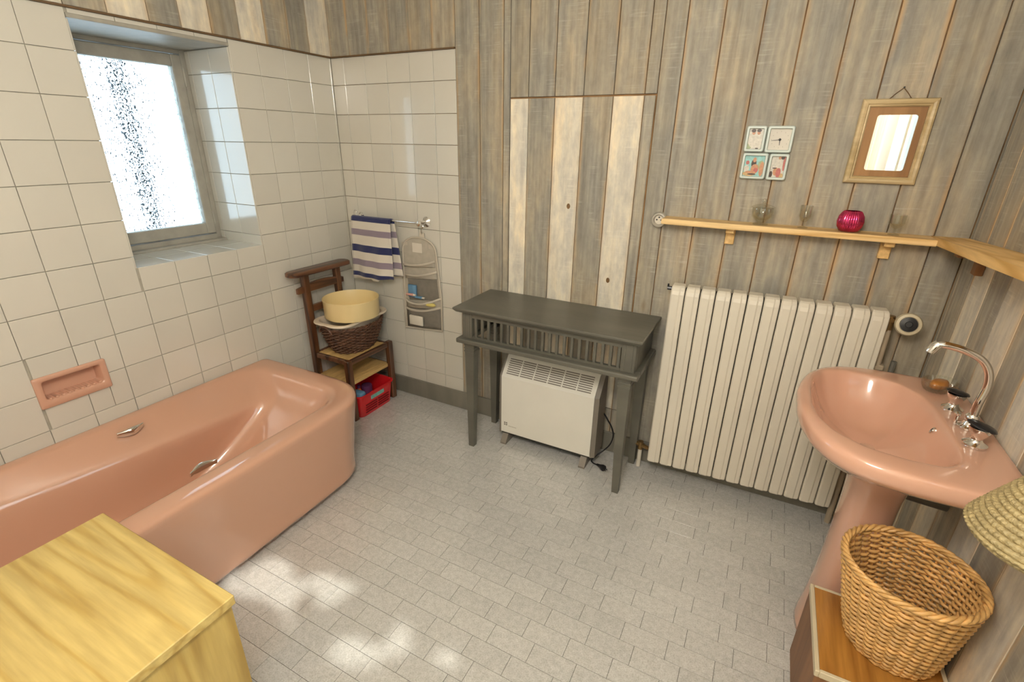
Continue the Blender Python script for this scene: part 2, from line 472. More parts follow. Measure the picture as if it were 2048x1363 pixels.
def thing(name, label, cat, loc, group=None):
    o = bpy.data.objects.new(name, None); COL.objects.link(o)
    o.location = loc; o.empty_display_size = 0.05
    ROOT[o.name] = Vector(loc)
    return tag(o, label, cat, group)
def tag(o, label, cat, group=None):
    o['label'] = label; o['category'] = cat
    if group: o['group'] = group
    return o
def piece(name, mesh, parent, loc, rot=(0, 0, 0), scale=None):
    """An object on shared mesh data, placed in world coordinates under its parent."""
    o = bpy.data.objects.new(name, mesh); COL.objects.link(o)
    o.parent = parent
    o.location = Vector(loc) - ROOT[parent.name]
    o.rotation_euler = rot
    if scale: o.scale = scale
    ROOT[o.name] = Vector(loc)
    return o
def rrect(x0, x1, y0, y1, r, n=6, z=0.0, edge=0):
    """Rounded rectangle ring, counter-clockwise; r one radius or four (x1y0? order: +x+y, -x+y, -x-y, +x-y)."""
    rs = r if hasattr(r, '__len__') else [r] * 4
    cs = [(x1 - rs[0], y1 - rs[0], 0), (x0 + rs[1], y1 - rs[1], 90), (x0 + rs[2], y0 + rs[2], 180), (x1 - rs[3], y0 + rs[3], 270)]
    pts = []
    for (cx, cy, a0), rr in zip(cs, rs):
        for k in range(n + 1):
            a = radians(a0 + 90 * k / n)
            pts.append((cx + rr * cos(a), cy + rr * sin(a), z))
    if edge:
        out = []
        for i, p in enumerate(pts):
            q = pts[(i + 1) % len(pts)]
            out.append(p)
            if (i + 1) % (n + 1) == 0:
                for k in range(1, edge):
                    t = k / edge
                    out.append(tuple(a + (b_ - a) * t for a, b_ in zip(p, q)))
        pts = out
    return pts
def minus(rects, hole):
    out = []
    hx0, hx1, hz0, hz1 = hole
    for x0, x1, z0, z1 in rects:
        if hx1 <= x0 or hx0 >= x1 or hz1 <= z0 or hz0 >= z1:
            out.append((x0, x1, z0, z1)); continue
        if hx0 > x0: out.append((x0, hx0, z0, z1))
        if hx1 < x1: out.append((hx1, x1, z0, z1))
        a, b_ = max(x0, hx0), min(x1, hx1)
        if hz0 > z0: out.append((a, b_, z0, hz0))
        if hz1 < z1: out.append((a, b_, hz1, z1))
    return [r for r in out if r[1] - r[0] > 0.006 and r[3] - r[2] > 0.006]

_pm = {}
def panel_mesh(wd, ht, th, m_, gap=0.002, bev=0.0012):
    """A board or tile centred in x, standing on z=0, face at y=0 turned to -y, thickness behind."""
    key = (round(wd, 4), round(ht, 4), th, m_, gap)
    if key not in _pm:
        bm = bmesh.new()
        x, h = wd / 2 - gap / 2, ht - gap / 2
        z = gap / 2
        back = [bm.verts.new(p) for p in ((-x, th, z), (x, th, z), (x, th, h), (-x, th, h))]
        mid = [bm.verts.new(p) for p in ((-x, bev, z), (x, bev, z), (x, bev, h), (-x, bev, h))]
        fr = [bm.verts.new(p) for p in ((-x + bev, 0, z + bev), (x - bev, 0, z + bev), (x - bev, 0, h - bev), (-x + bev, 0, h - bev))]
        for a, b_ in ((back, mid), (mid, fr)):
            for i in range(4):
                j = (i + 1) % 4
                bm.faces.new((a[i], a[j], b_[j], b_[i]))
        bm.faces.new(fr); bm.faces.new(list(reversed(back)))
        bmesh.ops.recalc_face_normals(bm, faces=bm.faces[:])
        me = bpy.data.meshes.new('piece'); bm.to_mesh(me); bm.free()
        me.materials.append(MT[m_])
        _pm[key] = me
    return _pm[key]

# ---------------------------------------------------------------- room shell
XR, YN, ZC = 2.973, -3.0, 2.5
WIN = (-1.22, -0.61, 1.053, 1.965)          # window opening in the left wall (y0, y1, z0, z1)
TRAY = (-1.655, -1.435, 0.604, 0.718)       # soap tray recess
TT = 1.988                                  # top of the tiling

def struct(o):
    o['kind'] = 'structure'; return o
# left wall: thick masonry with the two openings
b = B()
for r in minus(minus([(YN, 0.15, 0, ZC)], WIN), TRAY):
    b.box(-0.42, -0.008, r[0], r[1], r[2], r[3])
b.box(-0.42, -0.06, TRAY[0], TRAY[1], TRAY[2], TRAY[3])
wall_left = struct(obj('wall_left', b, 'grout', base=(0, 0, 0)))
wall_back = struct(obj('wall_back', B().box(0, XR + 0.15, 0.012, 0.15, 0, ZC), 'gap', base=(0, 0, 0)))
WIN2 = (-2.50, -1.40, 0.96, 2.30)           # second window, in the right wall beside the viewer
b = B()
for r in minus([(YN, 0.012, 0, ZC)], WIN2):
    b.box(XR + 0.012, XR + 0.15, r[0], r[1], r[2], r[3])
wall_right = struct(obj('wall_right', b, 'gap', base=(0, 0, 0)))
wall_front = struct(obj('wall_front', B().box(0, XR, YN - 0.12, YN, 0, ZC), 'plaster', base=(0, 0, 0)))
ceiling = struct(obj('ceiling', B().box(-0.42, XR + 0.15, YN - 0.12, 0.15, ZC, ZC + 0.1), 'plaster', base=(0, 0, ZC)))
floor = struct(obj('floor', B().box(-0.42, XR + 0.15, YN - 0.12, 0.15, -0.1, -0.003), 'dark', base=(0, 0, 0)))

# wall tiles, 15 cm
RZ = [1.853 - 0.15 * k for k in range(13)]
def rows(zmin):
    r = [(RZ[0], TT)] + [(RZ[k + 1], RZ[k]) for k in range(12)]
    return [(max(a, zmin), c) for a, c in r if c > zmin + 0.01]
ROTL = (0, 0, radians(90))      # face turned to +x
ROTR = (0, 0, radians(-90))     # face turned to -x
yb = [0.0] + [-0.012 - 0.15 * k for k in range(0, 18)] + [-2.72]
for y1, y0 in zip(yb, yb[1:]):
    for z0, z1 in rows(0.0 if y1 > -0.72 else 0.40):
        for r in minus(minus([(y0, y1, z0, z1)], WIN), TRAY):
            if r[1] - r[0] < 0.011: continue
            piece('tile', panel_mesh(r[1] - r[0], r[3] - r[2], 0.007, 'tile'), wall_left, (0, (r[0] + r[1]) / 2, r[2]), ROTL)
# reveal: right jamb (facing -y), left jamb, sill
for a, c in ((-0.15, -0.003), (-0.30, -0.15), (-0.333, -0.30)):
    for z0, z1 in rows(1.053):
        z1 = min(z1, 1.955)
        piece('tile', panel_mesh(c - a, z1 - z0, 0.006, 'tile'), wall_left, ((a + c) / 2, -0.616, z0))
        piece('tile', panel_mesh(c - a, z1 - z0, 0.006, 'tile'), wall_left, ((a + c) / 2, -1.214, z0), (0, 0, pi))
for k in range(5):
    y1 = -0.612 - 0.15 * k; y0 = max(y1 - 0.15, -1.218)
    if y1 - y0 < 0.01: continue
    for a, c in ((-0.15, 0.0), (-0.30, -0.15), (-0.333, -0.30)):
        piece('tile', panel_mesh(y1 - y0, c - a, 0.006, 'tile'), wall_left, (c, (y0 + y1) / 2, 1.055), (radians(-90), 0, radians(90)))
# back wall tiles left of x = 0.83
xb = [0.0, 0.092, 0.243, 0.393, 0.543, 0.693, 0.828]
for x0, x1 in zip(xb, xb[1:]):
    for z0, z1 in rows(0.1):
        piece('tile', panel_mesh(x1 - x0, z1 - z0, 0.010, 'tile'), wall_back, ((x0 + x1) / 2, 0, z0))
# planks above the tiling
b = B().box(0, 0.010, YN, 0, TT - 0.001, TT + 0.006)
MT['trim_dark'] = mat('dark_trim', (0.13, 0.075, 0.032), 0.6, var=0.2)
obj('trim', b, 'trim_dark', wall_left)
obj('trim', B().box(0, 0.828, -0.012, 0.01, TT - 0.001, TT + 0.006), 'trim_dark', wall_back)
lp = [0.0, -0.142, -0.27, -0.405, -0.542, -0.68, -0.811, -0.937, -1.083, -1.22]
kinds = 'wggwgwgwg'
for y1, y0, k in zip(lp, lp[1:], kinds):
    piece('plank', panel_mesh(y1 - y0, ZC - TT - 0.006, 0.012, 'white_plank' if k == 'w' else 'gray_plank', 0.003), wall_left, (0.004, (y0 + y1) / 2, TT + 0.006), ROTL)
for k in range(12):
    y1 = -1.22 - 0.137 * k; y0 = y1 - 0.137
    piece('plank', panel_mesh(y1 - y0, ZC - TT - 0.006, 0.012, 'white_plank' if k % 2 == 0 else 'gray_plank', 0.003), wall_left, (0.004, (y0 + y1) / 2, TT + 0.006), ROTL)
x = 0.0
for wd in (0.142, 0.137, 0.137, 0.137, 0.137, 0.138):
    piece('plank', panel_mesh(wd, ZC - TT - 0.006, 0.012, 'gray_plank', 0.0015), wall_back, (x + wd / 2, 0, TT + 0.006)); x += wd
# full height planks of the back wall; the hatch is cut out of them
HAT = (1.132, 1.822, 0.255, 1.767)
xs = [0.828, 0.964, 1.096, 1.229, 1.362, 1.500, 1.637, 1.771, 1.908, 2.043, 2.180, 2.312, 2.453, 2.589, 2.731, 2.872, XR]
for x0, x1 in zip(xs, xs[1:]):
    for r in minus([(x0, x1, 0.10, ZC)], HAT):
        piece('plank', panel_mesh(r[1] - r[0], r[3] - r[2], 0.012, 'gray_plank', 0.0038), wall_back, ((r[0] + r[1]) / 2, 0, r[2]))
door = struct(obj('door_1', B().box(HAT[0] + 0.002, HAT[1] - 0.002, 0.006, 0.0115, HAT[2] + 0.002, HAT[3] - 0.002), 'gap', base=(HAT[0], 0, HAT[2])))
hx = [1.135, 1.231, 1.364, 1.500, 1.637, 1.771, 1.819]
for x0, x1, k in zip(hx, hx[1:], 'wgwgwg'):
    piece('plank', panel_mesh(x1 - x0, HAT[3] - HAT[2] - 0.007, 0.008, 'white_plank' if k == 'w' else 'gray_plank', 0.0035), door, ((x0 + x1) / 2, -0.003, HAT[2] + 0.003))
for kx, kz in ((1.459, 1.290), (1.686, 0.954)):
    bb = B().lathe([(0.001, 0.0022), (0.010, 0.002), (0.013, 0.0)], (kx, -0.003, kz), 14, 0.7, 1.0, Matrix.Rotation(radians(90), 3, 'X'))
    obj('knot', bb, 'copper', door, 40)
# right wall planks: gray above the shelf line, alternating below
rs = [0.0, -0.03] + [-0.03 - 0.137 * k for k in range(1, 22)] + [YN]
for i, (y1, y0) in enumerate(zip(rs, rs[1:])):
    low = 'gray_plank' if i % 2 == 0 or i == 1 else 'white_plank'
    low = 'white_plank' if (i >= 2 and i % 2 == 0) else 'gray_plank'
    if y0 < -1.45: low = 'white_plank'
    if y0 < -1.35:
        for r in minus([(y0, y1, 0.0, ZC)], WIN2):
            piece('plank', panel_mesh(r[1] - r[0], r[3] - r[2], 0.012, low, 0.003), wall_right, (XR, (r[0] + r[1]) / 2, r[2]), ROTR)
    else:
        piece('plank', panel_mesh(y1 - y0, 1.262, 0.012, low, 0.003), wall_right, (XR, (y0 + y1) / 2, 0.0), ROTR)
        piece('plank', panel_mesh(y1 - y0, ZC - 1.262, 0.012, 'gray_plank', 0.003), wall_right, (XR, (y0 + y1) / 2, 1.262), ROTR)
# baseboards
struct(obj('baseboard_back', B().box(0.0, XR, -0.014, 0.0, 0, 0.118, 0.003), 'gray_paint'))
struct(obj('baseboard_left', B().box(0.0, 0.014, -0.72, -0.014, 0, 0.118, 0.003), 'gray_paint'))

# floor pieces 15 x 7.5 cm, running bond
cells = []
r_ = 0
y = 0.0
Y0 = -1.144
for j in range(-18, 27):
    y1 = Y0 - 0.075 * j + 0.0; y0 = y1 - 0.075
    if y0 >= 0 : continue
    ph = 1.546 if j % 2 == 0 else 1.597
    k0 = -8
    for k in range(-9, 11):
        x0 = ph + 0.15 * k; x1 = x0 + 0.15
        cx0, cx1 = max(x0, 0.0), min(x1, XR)
        cy0, cy1 = max(y0, YN), min(y1, 0.0)
        if cx1 - cx0 < 0.01 or cy1 - cy0 < 0.01: continue
        cells.append((cx0, cx1, cy0, cy1))
C = Vector(m.translation)
def seen(c):
    p = Vector(((c[0] + c[1]) / 2, (c[2] + c[3]) / 2, 0)) - C
    u = sum(Rm[0][i] * p[i] for i in range(3)); v = sum(Rm[1][i] * p[i] for i in range(3)); d = sum(Rm[2][i] * p[i] for i in range(3))
    if d <= 0: return 0
    px, py = 1024 + 977.1 * u / d, 681.5 + 977.1 * v / d
    hid = (c[0] < 0.70 and c[3] < -0.74) or (c[0] > 2.70) or (c[1] < 1.40 and c[3] < -1.88)
    return 0 if hid or not (-40 < px < 2090 and -40 < py < 1410) else 1 / p.length
near = sorted([c for c in cells if seen(c)], key=lambda c: -seen(c))[:298]
ns = set(near)
rest = bmesh.new()
def floor_piece(bm, x0, x1, y0, y1, z=0.0, th=0.003, g=0.0013):
    x0 += g / 2; x1 -= g / 2; y0 += g / 2; y1 -= g / 2
    bv = 0.00015
    lo = [bm.verts.new(p) for p in ((x0, y0, z - th), (x1, y0, z - th), (x1, y1, z - th), (x0, y1, z - th))]
    up = [bm.verts.new(p) for p in ((x0, y0, z - bv), (x1, y0, z - bv), (x1, y1, z - bv), (x0, y1, z - bv))]
    tp = [bm.verts.new(p) for p in ((x0 + bv, y0 + bv, z), (x1 - bv, y0 + bv, z), (x1 - bv, y1 - bv, z), (x0 + bv, y1 - bv, z))]
    for a, b_ in ((lo, up), (up, tp)):
        for i in range(4):
            bm.faces.new((a[i], a[(i + 1) % 4], b_[(i + 1) % 4], b_[i]))
    bm.faces.new(tp)
fm = {}
for c in cells:
    if c in ns:
        key = (round(c[1] - c[0], 4), round(c[3] - c[2], 4))
        if key not in fm:
            bm = bmesh.new(); floor_piece(bm, -key[0] / 2, key[0] / 2, -key[1] / 2, key[1] / 2)
            me = bpy.data.meshes.new('floor_tile'); bm.to_mesh(me); bm.free(); me.materials.append(MT['floor']); fm[key] = me
        piece('tile', fm[key], floor, ((c[0] + c[1]) / 2, (c[2] + c[3]) / 2, 0))
    else:
        floor_piece(rest, *c)
obj('tile_remainder', rest, 'floor', floor, kind='stuff')

# ---------------------------------------------------------------- window
win = bpy.data.objects.new('window_1', None); COL.objects.link(win); win.location = (-0.355, -0.915, 1.053); ROOT['window_1'] = Vector(win.location); struct(win)
b = B()
y0, y1, z0, z1 = -1.22, -0.61, 1.056, 1.962
b.box(-0.39, -0.335, y1 - 0.028, y1, z0, z1, 0.003).box(-0.39, -0.335, y0, y0 + 0.028, z0, z1, 0.003)
b.box(-0.39, -0.335, y0 + 0.028, y1 - 0.028, z1 - 0.022, z1, 0.003).box(-0.39, -0.325, y0 + 0.028, y1 - 0.028, z0, z0 + 0.032, 0.003)
obj('window_frame', b, 'window_paint', win)
sash = bpy.data.objects.new('sash', None); COL.objects.link(sash); sash.parent = win; ROOT['sash'] = ROOT['window_1']
a0, a1, c0, c1 = y0 + 0.030, y1 - 0.030, z0 + 0.036, z1 - 0.026
b = B()
b.box(-0.375, -0.330, a1 - 0.045, a1, c0, c1, 0.004)
obj('stile', b, 'window_paint', sash)
obj('stile', B().box(-0.375, -0.330, a0, a0 + 0.045, c0, c1, 0.004), 'window_paint', sash)
obj('rail', B().box(-0.375, -0.330, a0 + 0.045, a1 - 0.045, c1 - 0.052, c1, 0.004), 'window_paint', sash)
obj('rail', B().box(-0.375, -0.330, a0 + 0.045, a1 - 0.045, c0, c0 + 0.056, 0.004), 'window_paint', sash)
obj('pane', B().box(-0.356, -0.352, a0 + 0.04, a1 - 0.04, c0 + 0.05, c1 - 0.046), 'pane', sash)
obj('hinge', B().tube([(-0.328, a1 + 0.001, 1.80), (-0.328, a1 + 0.001, 1.88)], 0.006, 8), 'window_paint', win, 40)
obj('hinge', B().tube([(-0.328, a1 + 0.001, 1.14), (-0.328, a1 + 0.001, 1.20)], 0.006, 8), 'window_paint', win, 40)
obj('soffit', B().box(-0.33, 0.004, y0, y1, 1.957, 1.972, 0.002), 'window_paint', win)
obj('sill_board', B().box(-0.335, -0.285, y0 + 0.006, y1 - 0.006, 1.054, 1.066, 0.002), 'window_paint', win)
pole = obj('pole', B().tube([(-0.95, -0.632, 0.0), (-0.95, -0.632, 3.2)], 0.040, 16), 'pole', smooth=40)
tag(pole, 'dark upright pole outside, broken into specks by the hammered window pane', 'pole')

win2 = bpy.data.objects.new('window_2', None); COL.objects.link(win2); win2.location = (XR + 0.08, -1.97, WIN2[2]); ROOT['window_2'] = Vector(win2.location); struct(win2)
MT['white_paint'] = mat('white_window_paint', (0.78, 0.76, 0.70), 0.4, var=0.02)
MT['clear_pane'] = thin_glass()
b = B()
xa, xb_ = XR + 0.06, XR + 0.11
b.box(xa, xb_, WIN2[0], WIN2[0] + 0.04, WIN2[2], WIN2[3]).box(xa, xb_, WIN2[1] - 0.04, WIN2[1], WIN2[2], WIN2[3])
b.box(xa, xb_, WIN2[0] + 0.04, WIN2[1] - 0.04, WIN2[2], WIN2[2] + 0.04).box(xa, xb_, WIN2[0] + 0.04, WIN2[1] - 0.04, WIN2[3] - 0.04, WIN2[3])
obj('window_frame', b, 'white_paint', win2)
b = B()
b.box(XR - 0.004, XR + 0.06, WIN2[0] - 0.05, WIN2[0] + 0.012, WIN2[2] - 0.05, WIN2[3] + 0.05, 0.003).box(XR - 0.004, XR + 0.06, WIN2[1] - 0.012, WIN2[1] + 0.05, WIN2[2] - 0.05, WIN2[3] + 0.05, 0.003)
b.box(XR - 0.004, XR + 0.06, WIN2[0] + 0.012, WIN2[1] - 0.012, WIN2[2] - 0.05, WIN2[2] + 0.012, 0.003).box(XR - 0.004, XR + 0.06, WIN2[0] + 0.012, WIN2[1] - 0.012, WIN2[3] - 0.012, WIN2[3] + 0.05, 0.003)
obj('casing', b, 'white_paint', win2)
ym = (WIN2[0] + WIN2[1]) / 2
for ya_, yb_ in ((WIN2[0] + 0.042, ym - 0.002), (ym + 0.002, WIN2[1] - 0.042)):
    b = B()
    za_, zb2 = WIN2[2] + 0.042, WIN2[3] - 0.042
    b.box(xa - 0.01, xb_ - 0.01, ya_, ya_ + 0.045, za_, zb2).box(xa - 0.01, xb_ - 0.01, yb_ - 0.045, yb_, za_, zb2)
    b.box(xa - 0.01, xb_ - 0.01, ya_ + 0.045, yb_ - 0.045, za_, za_ + 0.05).box(xa - 0.01, xb_ - 0.01, ya_ + 0.045, yb_ - 0.045, zb2 - 0.05, zb2)
    sh2 = obj('sash', b, 'white_paint', win2)
    obj('pane', B().box(xa + 0.014, xa + 0.018, ya_ + 0.04, yb_ - 0.04, za_ + 0.045, zb2 - 0.045), 'clear_pane', sh2)
# unseen leaves added outside the side window; gaps placed to shape the floor's sun patches
rt = random.Random(3)
gaps = [(0.84, -1.455, 0.070), (0.81, -1.53, 0.055), (0.90, -1.50, 0.05), (0.93, -1.49, 0.030), (1.00, -1.485, 0.045), (1.03, -1.41, 0.032), (1.09, -1.38, 0.036), (1.17, -1.375, 0.032), (1.14, -1.43, 0.02), (1.34, -1.545, 0.042), (1.47, -1.405, 0.030), (1.66, -1.41, 0.026), (1.45, -1.50, 0.02), (0.9, -1.40, 0.02)]
su = Vector((0, 1, 0)); sw_ = SUN_DIR.normalized()
b = B()
for k in range(6500):
    gx, gy = rt.uniform(-0.1, 2.5), rt.uniform(-2.75, -1.0)
    rl = rt.uniform(0.030, 0.050)
    if any((gx - qx) ** 2 + (gy - qy) ** 2 < (qr + rl * 0.8) ** 2 for qx, qy, qr in gaps): continue
    c = Vector((gx, gy, 0)) - SUN_DIR * rt.uniform(3.6, 4.3)
    n1 = (sw_ + Vector((rt.uniform(-.5, .5), rt.uniform(-.5, .5), rt.uniform(-.5, .5)))).normalized()
    p1 = n1.orthogonal().normalized(); p2 = n1.cross(p1)
    aa = rt.uniform(0, 6.28)
    d1, d2 = p1 * cos(aa) + p2 * sin(aa), p2 * cos(aa) - p1 * sin(aa)
    b.bm.faces.new([b.bm.verts.new(c + d1 * rl * u + d2 * rl * v) for u, v in ((-1, 0), (-0.4, -0.62), (0.4, -0.55), (1, 0), (0.4, 0.55), (-0.4, 0.62))])
MT['leaf'] = mat('leaf', (0.08, 0.16, 0.04), 0.5, var=0.3)
leaf_gobo = thing('leaf_gobo', 'unseen leaf crown added outside the white side window to dapple the sun', 'leaf_gobo', (5.6, -2.1, 0.0))
obj('gobo_leaves', b, 'leaf', leaf_gobo, kind='stuff')
obj('trunk', B().tube([(5.6, -3.6, -0.4), (5.6, -3.3, 1.8), (5.5, -2.3, 3.5)], [0.09, 0.07, 0.03], 10), 'brown_wood', leaf_gobo, 60)

# ---------------------------------------------------------------- bathtub
tub = thing('bathtub', 'pink enamelled bathtub with rounded end along the tiled wall', 'bathtub', (0.4, -1.56, 0))
def ring(x0, x1, y0, y1, r, z, arm=None, bow=0.0, n=8, edge=10):
    p = rrect(x0, x1, y0, y1, r, n, z, edge)
    out = []
    cy = (y0 + y1) / 2; hy = (y1 - y0) / 2; xm = (x0 + x1) / 2
    for (px, py, pz) in p:
        t = max(0.0, min(1.0, (py - y0) / (y1 - y0)))
        if bow and px > xm: px += bow * (1 - ((py - cy) / hy) ** 2) * (px - xm) / (x1 - xm)
        if bow and py > cy + 0.6 * hy: py += 0.5 * bow * (1 - ((px - xm) / (x1 - xm)) ** 2)
        if arm and px < xm:
            k = (xm - px) / (xm - x0)
            px += arm * k * max(0.0, min(1.0, (py + 2.0) / 0.85))
        out.append((px, py, pz))
    return out
R4 = lambda a, c: [a, c, c, a]
rings = [
    ring(0.004, 0.752, -2.40, -0.742, R4(0.20, 0.02), 0.0, bow=0.014),
    ring(0.004, 0.752, -2.40, -0.742, R4(0.20, 0.02), 0.055, bow=0.014),
    ring(0.004, 0.745, -2.40, -0.748, R4(0.20, 0.02), 0.062, bow=0.014),
    ring(0.004, 0.770, -2.42, -0.722, R4(0.21, 0.02), 0.36, bow=0.014),
    ring(0.004, 0.782, -2.42, -0.712, R4(0.215, 0.02), 0.425, bow=0.014),
    ring(0.004, 0.780, -2.42, -0.713, R4(0.215, 0.02), 0.440, bow=0.014),
    ring(0.004, 0.768, -2.41, -0.723, R4(0.21, 0.02), 0.449, bow=0.014),
    ring(0.020, 0.745, -2.39, -0.745, R4(0.19, 0.03), 0.452, bow=0.012),
    ring(0.045, 0.700, -2.34, -0.795, R4(0.15, 0.09), 0.450, bow=0.010),
    ring(0.056, 0.683, -2.32, -0.815, R4(0.14, 0.11), 0.444, bow=0.008),
    ring(0.064, 0.674, -2.31, -0.828, R4(0.14, 0.12), 0.428, arm=0.02, bow=0.006),
    ring(0.078, 0.664, -2.30, -0.850, R4(0.14, 0.12), 0.395, arm=0.075),
    ring(0.090, 0.656, -2.29, -0.880, R4(0.14, 0.13), 0.362, arm=0.13),
    ring(0.102, 0.648, -2.285, -0.915, R4(0.14, 0.13), 0.340, arm=0.135),
    ring(0.118, 0.640, -2.28, -0.960, R4(0.14, 0.13), 0.30, arm=0.11),
    ring(0.150, 0.615, -2.25, -1.080, R4(0.14, 0.13), 0.20, arm=0.06),
    ring(0.185, 0.580, -2.21, -1.200, R4(0.13, 0.12), 0.115, arm=0.03),
    ring(0.225, 0.540, -2.17, -1.280, R4(0.12, 0.12), 0.085),
    ring(0.300, 0.470, -2.10, -1.380, R4(0.08, 0.08), 0.078),
]
obj('tub_body', B().loft(rings), 'pink', tub, 60, sub=1)
def grip(x0, y0, y1, z, lean, out):
    """Flattened chrome hand grip, standing off the tub wall."""
    bb = B()
    rg = []
    for k in range(9):
        t = k / 8
        yy = y0 + (y1 - y0) * t
        s_ = 0.35 + 0.65 * sin(pi * min(max(t, 0.08), 0.92))
        lift = 0.016 * sin(pi * t)
        rg.append([(x0 + out * (0.012 + lift) + 0.013 * s_ * cos(a) * lean, yy, z + 0.019 * s_ * sin(a) + 0.006 * cos(a)) for a in [2 * pi * i / 10 for i in range(10)]])
    bb.loft(rg)
    return bb
obj('grip', grip(0.098, -1.505, -1.405, 0.425, 1, 1), 'chrome', tub, 60).__setitem__('label', 'chrome hand grip on the wall side')
obj('grip', grip(0.646, -1.520, -1.420, 0.428, 1, -1), 'chrome', tub, 60).__setitem__('label', 'chrome hand grip on the room side')

# soap tray let into the tiles
tray = thing('soap_tray', 'pink ceramic soap tray set into the cream tiles above the tub', 'soap tray', (0.0, -1.545, 0.595))
b = B()
ya, yb2, za, zb = -1.664, -1.427, 0.596, 0.722
yi0, yi1, zi0, zi1 = -1.640, -1.450, 0.628, 0.703
def rr(y0, y1, z0, z1, r, x): return [(x, p[0], p[1]) for p in [(q[0], q[1]) for q in rrect(y0, y1, z0, z1, r, 4)]]
b.loft([rr(ya, yb2, za, zb, 0.006, 0.0005), rr(ya, yb2, za, zb, 0.006, 0.008), rr(ya + 0.003, yb2 - 0.003, za + 0.003, zb - 0.003, 0.006, 0.011),
        rr(yi0 - 0.004, yi1 + 0.004, zi0 - 0.004, zi1 + 0.004, 0.010, 0.012), rr(yi0, yi1, zi0, zi1, 0.010, 0.008), rr(yi0 + 0.003, yi1 - 0.003, zi0 + 0.002, zi1 - 0.003, 0.010, -0.045)], cap0=False)
obj('tray_body', b, 'pink_sink', tray, 50)
b = B()
for k in range(9):
    yy = -1.628 + 0.0205 * k
    b.box(-0.040, 0.011, yy - 0.0055, yy + 0.0055, 0.622, 0.634, 0.003)
obj('drain_ridges', b, 'pink_sink', tray)

# ---------------------------------------------------------------- console table
con = thing('console_table', 'gray washed console table with slatted frieze standing over the heater', 'table', (1.5, -0.19, 0))
def lp_(x0, x1, y0, y1, z): return [(x0, y0, z), (x1, y0, z), (x1, y1, z), (x0, y1, z)]
tx0, tx1, ty0, ty1 = 1.030, 1.966, -0.388, -0.016
obj('table_top', B().loft([lp_(tx0 + 0.028, tx1 - 0.028, ty0 + 0.026, ty1, 0.788), lp_(tx0 + 0.012, tx1 - 0.012, ty0 + 0.012, ty1, 0.794), lp_(tx0 + 0.004, tx1 - 0.004, ty0 + 0.004, ty1, 0.803),
    lp_(tx0, tx1, ty0, ty1, 0.808), lp_(tx0, tx1, ty0, ty1, 0.815), lp_(tx0 + 0.003, tx1 - 0.003, ty0 + 0.003, ty1, 0.818)]), 'console', con)
fx0, fx1, fy0, fy1 = 1.062, 1.938, -0.350, -0.020
obj('frieze_rail', B().box(fx0 + 0.05, fx1 - 0.06, fy0 + 0.004, fy0 + 0.022, 0.762, 0.790), 'console', con)
obj('frieze_rail', B().box(fx0 + 0.05, fx1 - 0.06, fy0 + 0.004, fy0 + 0.022, 0.652, 0.664), 'console', con)
obj('frieze_rail', B().box(fx0 + 0.05, fx1 - 0.06, fy1 - 0.02, fy1, 0.745, 0.790), 'console', con)
for xa, xb_ in ((fx0, fx0 + 0.054), (fx1 - 0.064, fx1)):
    bb = B().box(xa, xb_, fy0, fy0 + 0.05, 0.652, 0.790, 0.002)
    for g in (0.25, 0.75):
        xc = xa + (xb_ - xa) * g
        bb.box(xc - 0.003, xc + 0.003, fy0 - 0.002, fy0 + 0.004, 0.662, 0.782, 0.001)
    obj('corner_block', bb, 'console', con)
    obj('corner_block', B().box(xa, xb_, fy1 - 0.04, fy1, 0.652, 0.790, 0.002), 'console', con)
for xx in (fx0, fx1 - 0.016):
    obj('end_panel', B().box(xx, xx + 0.016, fy0 + 0.05, fy1 - 0.04, 0.652, 0.790), 'console', con)
n = 21
for k in range(n):
    xc = 1.135 + (1.862 - 1.135) * k / (n - 1)
    obj('slat', B().box(xc - 0.0065, xc + 0.0065, fy0 + 0.006, fy0 + 0.018, 0.662, 0.764, 0.001), 'console', con)
mz0, mz1 = 0.628, 0.653
def bar_mould(x0, x1, y0, y1):
    return B().box(x0, x1, y0, y1, mz0, mz1, 0.007, 2)
obj('moulding', bar_mould(1.036, 1.962, -0.378, -0.320), 'console', con)
obj('moulding', bar_mould(1.036, 1.092, -0.322, -0.018), 'console', con)
obj('moulding', bar_mould(1.906, 1.962, -0.322, -0.018), 'console', con)
for (xt, yt, xf, yf) in ((1.100, -0.325, 1.091, -0.320), (1.900, -0.325, 1.910, -0.322), (1.085, -0.052, 1.080, -0.048), (1.912, -0.052, 1.918, -0.048)):
    def sq(c, h, z): return [(c[0] - h, c[1] - h, z), (c[0] + h, c[1] - h, z), (c[0] + h, c[1] + h, z), (c[0] - h, c[1] + h, z)]
    def at(z): t = 1 - z / 0.63; return (xt + (xf - xt) * t, yt + (yf - yt) * t)
    prof = [(0.0, 0.0155), (0.56, 0.0255), (0.575, 0.0265), (0.577, 0.029), (0.584, 0.029), (0.586, 0.0265), (0.592, 0.0265), (0.594, 0.029), (0.601, 0.029), (0.603, 0.0265), (0.609, 0.0265), (0.611, 0.029), (0.618, 0.029), (0.630, 0.030)]
    obj('leg', B().loft([sq(at(z), h, z) for z, h in prof]), 'console', con)

